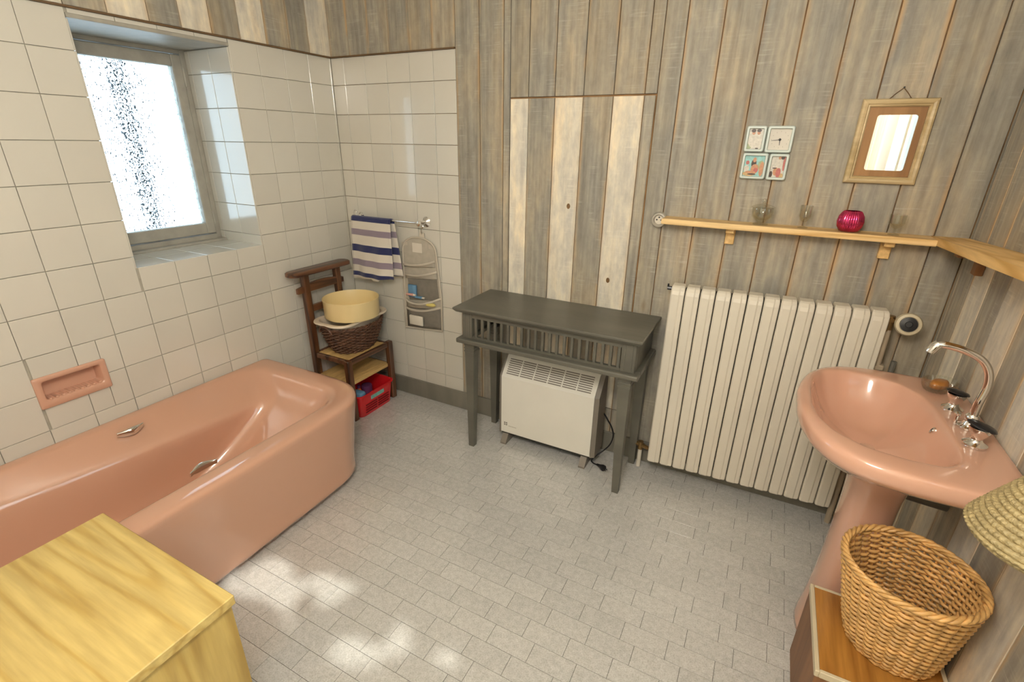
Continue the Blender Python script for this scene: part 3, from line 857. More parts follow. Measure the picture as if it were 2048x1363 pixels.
# ---------------------------------------------------------------- convector heater
hv = thing('convector_heater', 'white convector heater with gray sides on the floor under the console', 'heater', (1.47, -0.14, 0))
hx0, hx1 = 1.196, 1.742
front = [(-0.202, 0.062), (-0.202, 0.404), (-0.196, 0.412), (-0.128, 0.500), (-0.120, 0.505), (-0.080, 0.505), (-0.080, 0.062)]
obj('heater_body', B().prism(front, lambda p: (hx0 + 0.012, p[0], p[1]), lambda p: (hx1 - 0.012, p[0], p[1])), 'heater', hv)
side = [(-0.200, 0.055), (-0.200, 0.403), (-0.122, 0.503), (-0.076, 0.503), (-0.076, 0.055)]
obj('side_panel', B().prism(side, lambda p: (hx0, p[0], p[1]), lambda p: (hx0 + 0.011, p[0], p[1])), 'heater_gray', hv)
obj('side_panel', B().prism(side, lambda p: (hx1 - 0.011, p[0], p[1]), lambda p: (hx1 + 0.012, p[0] + 0.006, p[1] + 0.004)), 'heater_gray', hv)
b = B()
P0, P1 = Vector((0, -0.196, 0.412)), Vector((0, -0.128, 0.500))
nrm = Vector((0, -(P1 - P0).z, (P1 - P0).y)).normalized()
for c in range(6):
    xa = hx0 + 0.034 + c * 0.0805; xb_ = xa + 0.073
    for r in range(8):
        q = P0 + (P1 - P0) * (0.09 + r * 0.105) ; q2 = P0 + (P1 - P0) * (0.09 + r * 0.105 + 0.052)
        vs = []
        for xx in (xa, xb_):
            for qq in (q, q2):
                for d in (-0.004, 0.0008):
                    vs.append(b.bm.verts.new((xx, qq.y + nrm.y * d, qq.z + nrm.z * d)))
        for f in ((0, 1, 3, 2), (4, 6, 7, 5), (0, 4, 5, 1), (2, 3, 7, 6), (0, 2, 6, 4), (1, 5, 7, 3)):
            b.bm.faces.new([vs[k] for k in f])
g = obj('grille_slots', b, 'heater_gray', hv, kind='stuff')
obj('under_trim', B().box(hx0 + 0.014, hx1 - 0.014, -0.196, -0.086, 0.050, 0.0625), 'dark', hv)
for xx in (1.236, 1.700):
    bb = B().prism([(-0.232, 0.0), (-0.232, 0.010), (-0.200, 0.052), (-0.09, 0.052), (-0.055, 0.010), (-0.055, 0.0)], lambda p: (xx - 0.017, p[0], p[1]), lambda p: (xx + 0.017, p[0], p[1]))
    obj('foot', bb, 'heater_gray', hv)
b = B()
for dx, dz in ((0, 0), (0.0115, 0), (0, 0.0115), (0.0115, 0.0115)):
    b.box(1.226 + dx, 1.234 + dx, -0.2026, -0.2018, 0.107 + dz, 0.115 + dz)
obj('emblem', b, 'heater_gray', hv)
b = B()
for k in range(7):
    b.box(1.254 + k * 0.0072, 1.2585 + k * 0.0072, -0.2025, -0.2018, 0.1035, 0.1085)
obj('lettering', b, 'mesh_light', hv)
cab = [(1.752, -0.085, 0.27), (1.775, -0.09, 0.245), (1.806, -0.095, 0.20), (1.818, -0.10, 0.155), (1.806, -0.11, 0.105), (1.772, -0.125, 0.06), (1.742, -0.145, 0.03), (1.730, -0.155, 0.012), (1.745, -0.168, 0.008), (1.772, -0.178, 0.012)]
def smooth_path(P, n=6):
    P = [Vector(p) for p in P]; out = []
    for i in range(len(P) - 1):
        a, b_, c, d = P[max(i - 1, 0)], P[i], P[i + 1], P[min(i + 2, len(P) - 1)]
        for k in range(n):
            t = k / n
            out.append(0.5 * ((2 * b_) + (c - a) * t + (2 * a - 5 * b_ + 4 * c - d) * t * t + (3 * b_ - a - 3 * c + d) * t ** 3))
    out.append(P[-1]); return out
obj('power_cable', B().tube(smooth_path(cab), 0.0038, 6), 'black', hv, 60)
b = B().tube([(1.768, -0.177, 0.013), (1.780, -0.182, 0.014), (1.792, -0.188, 0.015), (1.804, -0.194, 0.017), (1.812, -0.199, 0.018)], [0.006, 0.008, 0.012, 0.017, 0.016], 10)
b.tube([(1.812, -0.194, 0.018), (1.830, -0.203, 0.018)], 0.0024, 6).tube([(1.808, -0.206, 0.018), (1.826, -0.215, 0.018)], 0.0024, 6)
obj('plug', b, 'black', hv, 60)

# ---------------------------------------------------------------- radiator
rad = thing('radiator', 'tall cream panel radiator of thirteen sections on the plank wall', 'radiator', (2.40, -0.09, 0.10))
n = 13; pw = 0.0612
for k in range(n):
    xa = 2.006 + k * pw - 2.40; yo = 0
    x0, x1 = xa + 0.0023, xa + pw - 0.0023
    xm = (x0 + x1) / 2
    plan = [(x0, -0.034), (x0 + 0.004, -0.039), (x0 + 0.008, -0.040), (x1 - 0.022, -0.040), (x1 - 0.017, -0.037), (x1 - 0.003, -0.036), (x1, -0.033), (x1, 0.040), (x0, 0.040)]
    rg = []
    for z, s_, dy in ((0.0, 0.9, 0.004), (0.006, 1, 0), (0.870, 1, 0), (0.886, 1, 0.004), (0.899, 0.96, 0.014), (0.905, 0.85, 0.024)):
        rg.append([(xm + (px - xm) * s_, py + (dy if py < 0 else -dy * 0.2), z) for px, py in plan])
    bb = B().loft(rg)
    bmesh.ops.translate(bb.bm, verts=bb.bm.verts[:], vec=ROOT['radiator'])
    obj('section', bb, 'radiator', rad)
bb = B().box(2.02, 2.79, -0.095, -0.060, 0.12, 0.99)
obj('core', bb, 'dark', rad)
obj('air_vent', B().tube([(1.988, -0.085, 0.985), (2.010, -0.085, 0.985)], 0.009, 8).tube([(1.990, -0.085, 0.985), (1.990, -0.085, 1.004)], 0.004, 6), 'black', rad, 40)
rad.rotation_euler = (0, 0, radians(2.6))
lv = thing('return_valve', 'aged brass return valve on a short pale pipe at the radiator foot', 'valve', (1.956, -0.062, 0))
obj('valve_body', B().tube([(1.956, -0.062, 0.105), (1.956, -0.062, 0.15)], 0.013, 10).tube([(1.956, -0.062, 0.130), (2.004, -0.080, 0.130)], 0.011, 8).tube([(1.930, -0.055, 0.130), (1.956, -0.062, 0.130)], 0.012, 8), 'brass', lv, 40)
obj('pipe', B().tube([(1.956, -0.062, 0.0), (1.956, -0.062, 0.108)], 0.011, 10), 'pale_item', lv, 40)
tv = thing('thermostatic_valve', 'cream thermostatic valve with black centre on the radiator upper corner', 'valve', (2.83, -0.07, 0.0))
b = B().tube([(2.812, -0.065, 0.985), (2.812, -0.065, 0.925)], 0.013, 10).tube([(2.795, -0.066, 0.965), (2.835, -0.066, 0.965)], 0.012, 10).tube([(2.812, -0.060, 0.972), (2.812, -0.085, 0.972)], 0.009, 8)
obj('valve_body', b, 'brass', tv, 40)
ax = Vector((-0.10, -1.0, 0.22)).normalized()
rq = ax.to_track_quat('Z', 'Y').to_matrix()
hc = Vector((2.862, -0.075, 0.965))
obj('head', B().lathe([(0.020, -0.012), (0.030, 0.0), (0.040, 0.012), (0.042, 0.035), (0.038, 0.046), (0.029, 0.049), (0.027, 0.044)], hc, 28, rot=rq), 'cream_strip', tv, 40)
obj('head_cap', B().lathe([(0.0265, 0.040), (0.0265, 0.047), (0.012, 0.0485), (0.010, 0.046)], hc, 24, rot=rq), 'black', tv, 40)
obj('pipe', B().tube([(2.812, -0.065, 0.93), (2.815, -0.065, 0.70), (2.818, -0.065, 0.0)], 0.013, 10), 'pipe', tv, 40)
obj('pipe_clip', B().box(2.795, 2.836, -0.080, -0.004, 0.765, 0.785, 0.003), 'pipe', tv)
obj('pipe', B().tube([(2.868, -0.045, 0.118), (2.868, -0.045, 0.80)], 0.010, 8), 'pipe_gray', tv, 40)

# ---------------------------------------------------------------- shelves
sh = thing('wall_shelf', 'long narrow pine shelf on the back wall above the radiator', 'shelf', (2.40, -0.05, 1.258))
obj('shelf_board', B().loft([lp_(1.926, 2.862, -0.104, -0.001, 1.258), lp_(1.924, 2.862, -0.106, -0.001, 1.262), lp_(1.924, 2.862, -0.106, -0.001, 1.276), lp_(1.926, 2.862, -0.104, -0.001, 1.280)]), 'shelf', sh)
for xx in (2.198, 2.738):
    obj('bracket', B().box(xx - 0.018, xx + 0.018, -0.022, -0.001, 1.186, 1.258, 0.002).box(xx - 0.016, xx + 0.016, -0.075, -0.022, 1.238, 1.258, 0.002), 'cream_strip' if False else 'shelf_y', sh)
cs = thing('corner_shelf', 'short pine shelf on the right wall meeting the long shelf at the corner', 'shelf', (2.92, -0.5, 1.30))
def tz(yy): return 1.281 - 0.062 * yy
def sec(yy, xf): return [(xf, yy, tz(yy) - 0.026), (xf, yy, tz(yy)), (XR - 0.001, yy, tz(yy)), (XR - 0.001, yy, tz(yy) - 0.026)]
obj('shelf_board', B().loft([sec(-0.002, 2.864), sec(-0.13, 2.862), sec(-0.6, 2.851), sec(-1.15, 2.846)]), 'shelf_y', cs)
for yy in (-0.215, -0.95):
    zt = tz(yy) - 0.027
    obj('bracket', B().box(XR - 0.024, XR - 0.001, yy - 0.018, yy + 0.018, zt - 0.072, zt, 0.002).box(XR - 0.08, XR - 0.024, yy - 0.016, yy + 0.016, zt - 0.020, zt, 0.002), 'brown_wood', cs)

# things on the shelf
jar = thing('glass_jar', 'footed clear glass jar with knobbed lid on the long shelf', 'jar', (2.303, -0.055, 1.280))
obj('jar_body', B().lathe([(0.028, 1.2802), (0.028, 1.285), (0.012, 1.290), (0.020, 1.297), (0.036, 1.312), (0.040, 1.330), (0.039, 1.345), (0.0365, 1.345), (0.037, 1.330), (0.033, 1.314), (0.018, 1.301), (0.003, 1.298)], (2.303, -0.055, 0), 28), 'glass', jar, 40)
obj('lid', B().lathe([(0.003, 1.348), (0.030, 1.347), (0.043, 1.3465), (0.043, 1.350), (0.028, 1.357), (0.010, 1.361), (0.006, 1.366), (0.011, 1.371), (0.010, 1.377), (0.002, 1.380)], (2.303, -0.055, 0), 28), 'glass', jar, 40)
def goblet(xx, r, h, label):
    o = obj('glass', B().lathe([(0.018, 1.2802), (0.018, 1.283), (0.004, 1.287), (0.0035, 1.302), (0.012, 1.308), (r, 1.322), (r * 1.02, 1.28 + h), (r * 0.96, 1.28 + h), (r * 0.92, 1.324), (0.003, 1.311)], (xx, -0.055, 0), 24), 'glass', smooth=40, base=(xx, -0.055, 1.28))
    tag(o, label, 'glass')
goblet(2.452, 0.021, 0.085, 'small clear stemmed glass between the lidded jar and the magenta bowl')
goblet(2.742, 0.025, 0.072, 'small clear stemmed glass right of the magenta bowl')
vb = B()
rg = []
prof = [(0.022, 0.0), (0.030, 0.003), (0.0395, 0.018), (0.043, 0.036), (0.040, 0.056), (0.032, 0.070), (0.0265, 0.0755), (0.0245, 0.075), (0.030, 0.066), (0.038, 0.052), (0.0405, 0.036), (0.037, 0.018), (0.025, 0.006), (0.004, 0.005)]
for r, z in prof:
    rg.append([((r + 0.0007 * cos(40 * a)) * cos(a) + 2.602, (r + 0.0007 * cos(40 * a)) * sin(a) - 0.055, 1.2802 + z) for a in [2 * pi * k / 160 for k in range(160)]])
vo = obj('votive_bowl', vb.loft(rg), 'magenta', smooth=45)
tag(vo, 'round metallic magenta glass bowl with open top on the long shelf', 'bowl')

# ---------------------------------------------------------------- clock and photo frames
cf = thing('photo_frame_clock', 'pale blue wall frame joining three small photographs and a square clock', 'clock', (2.274, -0.013, 1.45))
FR = [(2.190, 2.261, 1.551, 1.645), (2.264, 2.357, 1.549, 1.645), (2.192, 2.284, 1.450, 1.547), (2.288, 2.357, 1.449, 1.546)]
def xz(r, rad_, yv): return [(p[0], yv, p[1]) for p in rrect(r[0], r[1], r[2], r[3], rad_, 4)]
def ins(r, d): return (r[0] + d, r[1] - d, r[2] + d, r[3] - d)
for k, r in enumerate(FR):
    bw = 0.0105
    bb = B().loft([xz(r, 0.008, -0.001), xz(r, 0.008, -0.018), xz(ins(r, 0.003), 0.007, -0.022), xz(ins(r, bw - 0.002), 0.004, -0.022), xz(ins(r, bw), 0.003, -0.019), xz(ins(r, bw), 0.003, -0.010)])
    obj('frame', bb, 'blueframe', cf, 40)
for nm, col in (('hair', (0.045, 0.02, 0.01)), ('skin', (0.52, 0.25, 0.13)), ('cloth', (0.62, 0.58, 0.50)), ('sea', (0.28, 0.55, 0.53)), ('rose', (0.46, 0.12, 0.10)), ('leaf', (0.34, 0.40, 0.22)), ('sand', (0.55, 0.36, 0.16)), ('pale', (0.60, 0.57, 0.50))):
    MT['ph_' + nm] = mat('print_' + nm, col, 0.35, var=0.15, vscale=120)
def print_(r, bg_, blobs):
    r = ins(r, 0.0103)
    names = [bg_] + [q[0] for q in blobs]
    u = sorted(set(names)); bb = B()
    W_, H_ = r[1] - r[0], r[3] - r[2]
    def poly(pts, d, nm):
        f = bb.bm.faces.new([bb.bm.verts.new((r[0] + px * W_, -0.0112 - d * 0.00012, r[2] + pz * H_)) for px, pz in pts]); f.material_index = u.index(nm)
    poly([(0, 0), (1, 0), (1, 1), (0, 1)], 0, bg_)
    for i, (nm, cx, cz, rx, rz) in enumerate(blobs):
        pts = [(min(max(cx + rx * cos(a), 0), 1), min(max(cz + rz * sin(a), 0), 1)) for a in [2 * pi * k / 12 for k in range(12)]]
        poly(pts, i + 1, nm)
    o = obj('photograph', bb, ['ph_' + q for q in u], cf)
print_(FR[0], 'pale', [('leaf', 0.1, 0.12, 0.22, 0.14), ('cloth', 0.30, 0.42, 0.26, 0.34), ('cloth', 0.70, 0.42, 0.24, 0.36), ('skin', 0.32, 0.80, 0.12, 0.10), ('skin', 0.68, 0.80, 0.12, 0.10), ('hair', 0.30, 0.90, 0.17, 0.09), ('hair', 0.68, 0.91, 0.17, 0.08), ('hair', 0.7, 0.03, 0.12, 0.03)])
print_(FR[2], 'sea', [('leaf', 0.85, 0.55, 0.16, 0.22), ('cloth', 0.14, 0.36, 0.14, 0.18), ('rose', 0.16, 0.66, 0.09, 0.10), ('hair', 0.48, 0.62, 0.13, 0.22), ('skin', 0.90, 0.36, 0.12, 0.36), ('sand', 0.30, 0.12, 0.34, 0.12), ('skin', 0.56, 0.36, 0.20, 0.24), ('rose', 0.62, 0.30, 0.12, 0.12), ('skin', 0.50, 0.80, 0.09, 0.12), ('skin', 0.36, 0.20, 0.26, 0.07), ('hair', 0.45, 0.10, 0.22, 0.04)])
print_(FR[3], 'pale', [('rose', 0.94, 0.7, 0.10, 0.4), ('sand', 0.8, 0.08, 0.25, 0.12), ('hair', 0.10, 0.14, 0.12, 0.16), ('cloth', 0.60, 0.62, 0.24, 0.24), ('skin', 0.42, 0.28, 0.20, 0.20), ('rose', 0.62, 0.22, 0.18, 0.24), ('skin', 0.56, 0.94, 0.10, 0.08), ('hair', 0.78, 0.94, 0.14, 0.08), ('hair', 0.30, 0.44, 0.16, 0.03)])
r = ins(FR[1], 0.0103)
obj('dial', B().box(r[0], r[1], -0.0112, -0.0104, r[2], r[3]), 'paper', cf)
cx, cz = (r[0] + r[1]) / 2 + 0.001, (r[2] + r[3]) / 2 - 0.001
b = B()
for k in range(12):
    a = radians(30 * k); R_ = 0.029
    b.box(cx + R_ * sin(a) - 0.0008, cx + R_ * sin(a) + 0.0008, -0.0118, -0.0111, cz + R_ * cos(a) - 0.0018, cz + R_ * cos(a) + 0.0018)
obj('hour_marks', b, 'mesh_light', cf)
def hand(ang, ln, wd, d):
    a = radians(ang); u = Vector((sin(a), 0, cos(a))); v = Vector((cos(a), 0, -sin(a))); c = Vector((cx, -0.0125 - d, cz))
    bb = B()
    q = [c - u * 0.005 - v * wd, c - u * 0.005 + v * wd, c + u * ln + v * wd * 0.5, c + u * ln - v * wd * 0.5]
    bb.loft([q, [p + Vector((0, -0.0006, 0)) for p in q]]); return bb
obj('minute_hand', hand(262, 0.029, 0.0012, 0.0008), 'black', cf)
obj('hour_hand', hand(176, 0.020, 0.0017, 0.0), 'black', cf)
obj('hand_hub', B().lathe([(0.0045, 0), (0.0045, 0.003), (0.002, 0.004)], (cx, -0.0118, cz), 12, rot=Matrix.Rotation(radians(90), 3, 'X')), 'black', cf, 40)

# ---------------------------------------------------------------- mirror
mr_ = thing('wall_mirror', 'small mirror in pale wooden frame with brown mount hung by a cord', 'mirror', (2.658, -0.014, 1.452))
O = (2.549, 2.767, 1.451, 1.731); I = (2.577, 2.742, 1.476, 1.705); G = (2.604, 2.722, 1.497, 1.680)
def rc(r, y): return [(r[0], y, r[2]), (r[1], y, r[2]), (r[1], y, r[3]), (r[0], y, r[3])]
for k, (e0, e1) in enumerate((((0, 0), (1, 1)), ((1, 1), (2, 2)), ((2, 2), (3, 3)), ((3, 3), (0, 0)))):
    a, c = e0[0], e1[0]
    rings_ = []
    Oc, Ic = rc(O, 0), rc(I, 0)
    def at2(i, t, y): return (Oc[i][0] + (Ic[i][0] - Oc[i][0]) * t, y, Oc[i][2] + (Ic[i][2] - Oc[i][2]) * t)
    prof = [(0, -0.001), (0, -0.014), (0.12, -0.020), (0.35, -0.023), (0.62, -0.021), (0.72, -0.017), (0.86, -0.018), (1.0, -0.013), (1.0, -0.001)]
    obj('frame_side', B().loft([[at2(a, t, y) for t, y in prof], [at2(c, t, y) for t, y in prof]]), 'mirror_frame', mr_, 30)
def ringprism(outer, inner, y0, y1):
    bb = B()
    bb.loft([outer(y0), outer(y1), inner(y1), inner(y0)], False, False)
    return bb
gi = lambda y: [(p[0], y, p[1]) for p in rrect(*G, 0.009, 5)]
go = lambda y: [(p[0], y, p[1]) for p in rrect(I[0] + .0005, I[1] - .0005, I[2] + .0005, I[3] - .0005, 0.0005, 5)]
obj('mount', ringprism(go, gi, -0.006, -0.010), 'mirror_mat', mr_)
obj('mirror_glass', B().box(G[0] - 0.004, G[1] + 0.004, -0.006, -0.003, G[2] - 0.004, G[3] + 0.004), 'mirror', mr_)
obj('cord', B().tube([(2.622, -0.008, 1.727), (2.640, -0.007, 1.748), (2.658, -0.006, 1.764)], 0.0013, 6).tube([(2.690, -0.008, 1.727), (2.674, -0.007, 1.747), (2.658, -0.006, 1.764)], 0.0013, 6), 'cord', mr_, 60)
nl = obj('nail', B().tube([(2.658, 0.004, 1.763), (2.658, -0.010, 1.765)], 0.0012, 6).tube([(2.658, -0.010, 1.765), (2.658, -0.0115, 1.7652)], 0.003, 8), 'black', smooth=40)
tag(nl, 'dark nail in the plank wall holding the mirror cord', 'nail')

# socket
so = thing('wall_socket', 'round gray power socket on the planks at the left end of the shelf', 'socket', (1.900, 0.0, 1.23))
rx = Matrix.Rotation(radians(90), 3, 'X')
obj('socket_base', B().lathe([(0.033, 0.001), (0.033, 0.020), (0.030, 0.026), (0.024, 0.028), (0.021, 0.024), (0.019, 0.016)], (1.897, 0, 1.262), 28, rot=rx), 'socket', so, 40)
b = B()
for dx, dz in ((-0.0095, 0.0), (0.0095, 0.0), (0.0, 0.011)):
    b.lathe([(0.0035, 0.015), (0.0035, 0.0175), (0.001, 0.018)], (1.897 + dx, 0, 1.262 + dz), 10, rot=rx)
obj('contact_holes', b, 'black', so)
obj('insert', B().lathe([(0.0195, 0.010), (0.0195, 0.0160), (0.002, 0.0163)], (1.897, 0, 1.262), 24, rot=rx), 'pale_item', so, 40)

# ---------------------------------------------------------------- washbasin
sk = thing('washbasin', 'pink pedestal washbasin fixed to the right wall', 'washbasin', (2.77, -0.70, 0))
SC = Vector((2.72, -0.69))
def poly_ring(poly, z, n=72):
    out = []
    P = [Vector(p) for p in poly]
    for k in range(n):
        a = 2 * pi * k / n
        d = Vector((cos(a), sin(a)))
        best = None
        for i in range(len(P)):
            p, q = P[i] - SC, P[(i + 1) % len(P)] - SC
            e = q - p
            den = d.x * e.y - d.y * e.x
            if abs(den) < 1e-9: continue
            t = (p.x * e.y - p.y * e.x) / den
            s_ = (p.x * d.y - p.y * d.x) / den
            if t > 0 and -1e-6 <= s_ <= 1 + 1e-6 and (best is None or t > best): best = t
        out.append((SC.x + d.x * best, SC.y + d.y * best, z))
    return out
def scale_poly(poly, f, c=None): 
    c = c or SC
    return [(c[0] + (p[0] - c[0]) * f, c[1] + (p[1] - c[1]) * f) for p in poly]
half = [(2.970, 0.335), (2.86, 0.342), (2.76, 0.342), (2.68, 0.330), (2.62, 0.305), (2.575, 0.262), (2.543, 0.205), (2.522, 0.130), (2.512, 0.06)]
outl = [(px, -0.695 + h) for px, h in half] + [(px, -0.695 - h) for px, h in reversed(half)]
inner = [(2.868, -0.72), (2.862, -0.60), (2.845, -0.53), (2.80, -0.465), (2.73, -0.430), (2.65, -0.432), (2.59, -0.465), (2.560, -0.53), (2.549, -0.62), (2.549, -0.74), (2.562, -0.82), (2.595, -0.885), (2.66, -0.935), (2.74, -0.950), (2.82, -0.945), (2.858, -0.905), (2.868, -0.83)]
def inset_poly(poly, d):
    c = Vector((2.72, -0.69)); out = []
    for p in poly:
        v = Vector(p) - c; out.append(tuple(c + v * max(0.15, (v.length - d) / v.length)))
    return out
def wall_keep(poly): return [(min(p[0], 2.970), p[1]) for p in poly]
low = lambda f: wall_keep([(2.97 + (px - 2.97) * f, -0.695 + (py + 0.695) * f) for px, py in outl])
und = lambda f, cx__: scale_poly(outl, f, (cx__, -0.695))
rings = [poly_ring(und(0.42, 2.745), 0.712), poly_ring(und(0.60, 2.71), 0.742), poly_ring(und(0.76, 2.69), 0.774), poly_ring(und(0.88, 2.69), 0.798), poly_ring(und(0.96, 2.72), 0.815), poly_ring(wall_keep(und(0.988, 2.75)), 0.825), poly_ring(low(1.0), 0.837), poly_ring(low(1.0), 0.853), poly_ring(low(0.992), 0.864), poly_ring(low(0.972), 0.870), poly_ring(low(0.95), 0.8715),
         poly_ring(inset_poly(inner, -0.014), 0.872), poly_ring(inset_poly(inner, -0.004), 0.871), poly_ring(inner, 0.867), poly_ring(inset_poly(inner, 0.008), 0.855), poly_ring(inset_poly(inner, 0.022), 0.825), poly_ring(inset_poly(inner, 0.045), 0.792), poly_ring(inset_poly(inner, 0.08), 0.764), poly_ring(inset_poly(inner, 0.13), 0.746), poly_ring(inset_poly(inner, 0.19), 0.739)]
obj('basin', B().loft(rings), 'pink_sink', sk, 65, sub=1)
rg = []
for z, a, c, e in ((0.0, 0.098, 0.105, 0.0), (0.03, 0.094, 0.10, 0.0), (0.10, 0.084, 0.09, 0.0), (0.25, 0.073, 0.082, 0.0), (0.45, 0.068, 0.080, 0.0), (0.60, 0.068, 0.085, 0.0), (0.66, 0.072, 0.095, 0.0), (0.715, 0.085, 0.12, 0.0)):
    ring_ = []
    for k in range(32):
        t = 2 * pi * k / 32
        ct, st = cos(t), sin(t)
        px = a * math.copysign(abs(ct) ** 0.75, ct); py = c * math.copysign(abs(st) ** 0.75, st)
        ring_.append((2.766 + px, -0.70 + py, z))
    rg.append(ring_)
obj('pedestal', B().loft(rg), 'pink_sink', sk, 50, sub=1)
orot = Vector((-1, 0, 0.35)).normalized().to_track_quat('Z', 'Y').to_matrix()
obj('overflow_hole', B().lathe([(0.012, 0.0), (0.012, 0.004), (0.008, 0.006), (0.007, 0.002)], (2.853, -0.69, 0.838), 20, sx=1.0, sy=0.55, rot=orot @ Matrix.Rotation(radians(90), 3, 'Z')), 'chrome', sk, 40)
obj('overflow_slot', B().lathe([(0.0075, 0.0), (0.0075, 0.0045), (0.002, 0.005)], (2.853, -0.69, 0.838), 16, sx=1.0, sy=0.55, rot=orot @ Matrix.Rotation(radians(90), 3, 'Z')), 'black', sk, 40)
b = B().tube([(2.72, -0.69, 0.7392), (2.72, -0.69, 0.743)], [0.022, 0.019], 20)
obj('drain', b, 'chrome', sk, 40)
obj('waste_pipe', B().tube([(2.80, -0.62, 0.585), (2.95, -0.62, 0.575), (2.972, -0.62, 0.574)], 0.020, 14), 'pipe_gray', sk, 40)

fc = thing('faucet', 'chrome swan neck basin mixer with two black capped handles', 'faucet', (2.915, -0.695, 0.872))
zt = 0.8725
sp = smooth_path([(2.918, -0.695, zt + 0.030), (2.918, -0.695, 0.945), (2.922, -0.694, 0.995), (2.914, -0.694, 1.035), (2.893, -0.693, 1.065), (2.860, -0.693, 1.082), (2.825, -0.692, 1.090), (2.800, -0.692, 1.090), (2.788, -0.692, 1.078)], 5)
obj('spout', B().tube(sp, 0.0095, 12), 'chrome', fc, 60)
obj('spout_tip', B().tube([(2.797, -0.692, 1.092), (2.790, -0.692, 1.084), (2.783, -0.692, 1.066)], [0.0115, 0.0135, 0.0125], 14), 'chrome', fc, 50)
obj('spout_base', B().lathe([(0.026, zt), (0.026, zt + 0.005), (0.017, zt + 0.010), (0.014, zt + 0.020), (0.016, zt + 0.024), (0.016, zt + 0.034), (0.012, zt + 0.040)], (2.918, -0.695, 0), 24), 'chrome', fc, 40)
obj('pop_up_knob', B().tube([(2.890, -0.69, zt), (2.888, -0.69, zt + 0.030)], 0.004, 8).lathe([(0.008, zt + 0.028), (0.009, zt + 0.034), (0.004, zt + 0.038)], (2.888, -0.69, 0), 12), 'chrome', fc, 40)
for hy, rz in ((-0.592, 0.4), (-0.798, -0.2)):
    rq2 = Matrix.Rotation(rz, 3, 'Z')
    c_ = (2.905, hy, 0)
    hnd = obj('handle', B().lathe([(0.026, zt), (0.026, zt + 0.006), (0.020, zt + 0.010), (0.013, zt + 0.016), (0.012, zt + 0.024), (0.019, zt + 0.036), (0.024, zt + 0.048), (0.0235, zt + 0.052)], c_, 24), 'chrome', fc, 50)
    tl = Matrix.Rotation(radians(14), 3, 'Y')
    obj('handle_cap', B().lathe([(0.024, 0.0), (0.026, 0.003), (0.022, 0.008), (0.004, 0.011)], (c_[0], c_[1], zt + 0.052), 24, sx=1.25, sy=0.8, rot=rq2 @ tl), 'black', hnd, 50)

# glass soap dish and soap
sd = thing('soap_dish', 'ribbed clear glass soap dish on the far corner of the washbasin', 'soap dish', (2.905, -0.455, 0.8725))
rg = []
for rx_, ry_, z in ((0.040, 0.026, 0.8726), (0.046, 0.031, 0.876), (0.054, 0.038, 0.888), (0.057, 0.041, 0.904), (0.0545, 0.0385, 0.904), (0.051, 0.035, 0.889), (0.043, 0.028, 0.880), (0.004, 0.003, 0.8795)):
    rg.append([(2.900 + (rx_ + 0.0028 * cos(22 * a) * (rx_ > 0.01)) * cos(a) * cos(0.9) - (ry_ + 0.0028 * cos(22 * a) * (ry_ > 0.01)) * sin(a) * sin(0.9), -0.455 + (rx_ + 0.0028 * cos(22 * a) * (rx_ > 0.01)) * cos(a) * sin(0.9) + (ry_ + 0.0028 * cos(22 * a) * (ry_ > 0.01)) * sin(a) * cos(0.9), z) for a in [2 * pi * k / 132 for k in range(132)]])
obj('dish', B().loft(rg), 'glass', sd, 60)
sb = []
for k, (s_, z) in enumerate(((0.75, 0.8802), (1.0, 0.885), (1.0, 0.896), (0.8, 0.903), (0.3, 0.905))):
    sb.append([(2.900 + 0.036 * s_ * cos(a) * cos(0.9) - 0.020 * s_ * sin(a) * sin(0.9), -0.455 + 0.036 * s_ * cos(a) * sin(0.9) + 0.020 * s_ * sin(a) * cos(0.9), z) for a in [2 * pi * i / 24 for i in range(24)]])
tag(obj('soap_bar', B().loft(sb), 'soap', smooth=60), 'amber brown soap bar lying in the ribbed glass dish', 'soap')

# ---------------------------------------------------------------- kneeler chair with its stack
kc = thing('kneeler_chair', 'dark wooden prayer chair with flat top rail in the tiled corner', 'chair', (0.2, -0.28, 0))
def post(p0, p1, h):
    p0, p1 = Vector(p0), Vector(p1)
    q = lambda c: [(c.x - h, c.y - h, c.z), (c.x + h, c.y - h, c.z), (c.x + h, c.y + h, c.z), (c.x - h, c.y + h, c.z)]
    bb = B().loft([q(p0), q(p1)])
    bmesh.ops.bevel(bb.bm, geom=bb.bm.edges[:], offset=0.004, segments=1, affect='EDGES')
    return bb
obj('back_post', post((0.052, -0.425, 0.0), (0.080, -0.452, 0.876), 0.019), 'dark_wood', kc)
obj('back_post', post((0.045, -0.170, 0.0), (0.066, -0.205, 0.876), 0.018), 'dark_wood', kc)
obj('top_rail', B().loft([[(p[0], p[1], z) for p in rrect(0.040 + d, 0.130 - d, -0.560 + d, -0.130 - d, 0.035, 6)] for z, d in ((0.872, 0.006), (0.876, 0.0), (0.894, 0.0), (0.899, 0.006))]), 'dark_wood_y', kc, 50)
def slat(z, h0, x, ya, yb_, crown):
    rg = []
    for k in range(11):
        t = k / 10; yy = ya + (yb_ - ya) * t
        up = crown * sin(pi * t)
        rg.append([(x - 0.008, yy, z), (x + 0.008, yy, z), (x + 0.008, yy, z + h0 + up), (x - 0.008, yy, z + h0 + up)])
    return B().loft(rg)
obj('back_slat', slat(0.765, 0.030, 0.070, -0.505, -0.165, 0.022), 'dark_wood_y', kc)
obj('back_slat', slat(0.640, 0.036, 0.062, -0.430, -0.185, 0.004), 'dark_wood_y', kc)
obj('leg', post((0.334, -0.440, 0.0), (0.338, -0.452, 0.398), 0.018), 'dark_wood', kc)
obj('leg', post((0.336, -0.098, 0.0), (0.338, -0.102, 0.398), 0.018), 'dark_wood', kc)
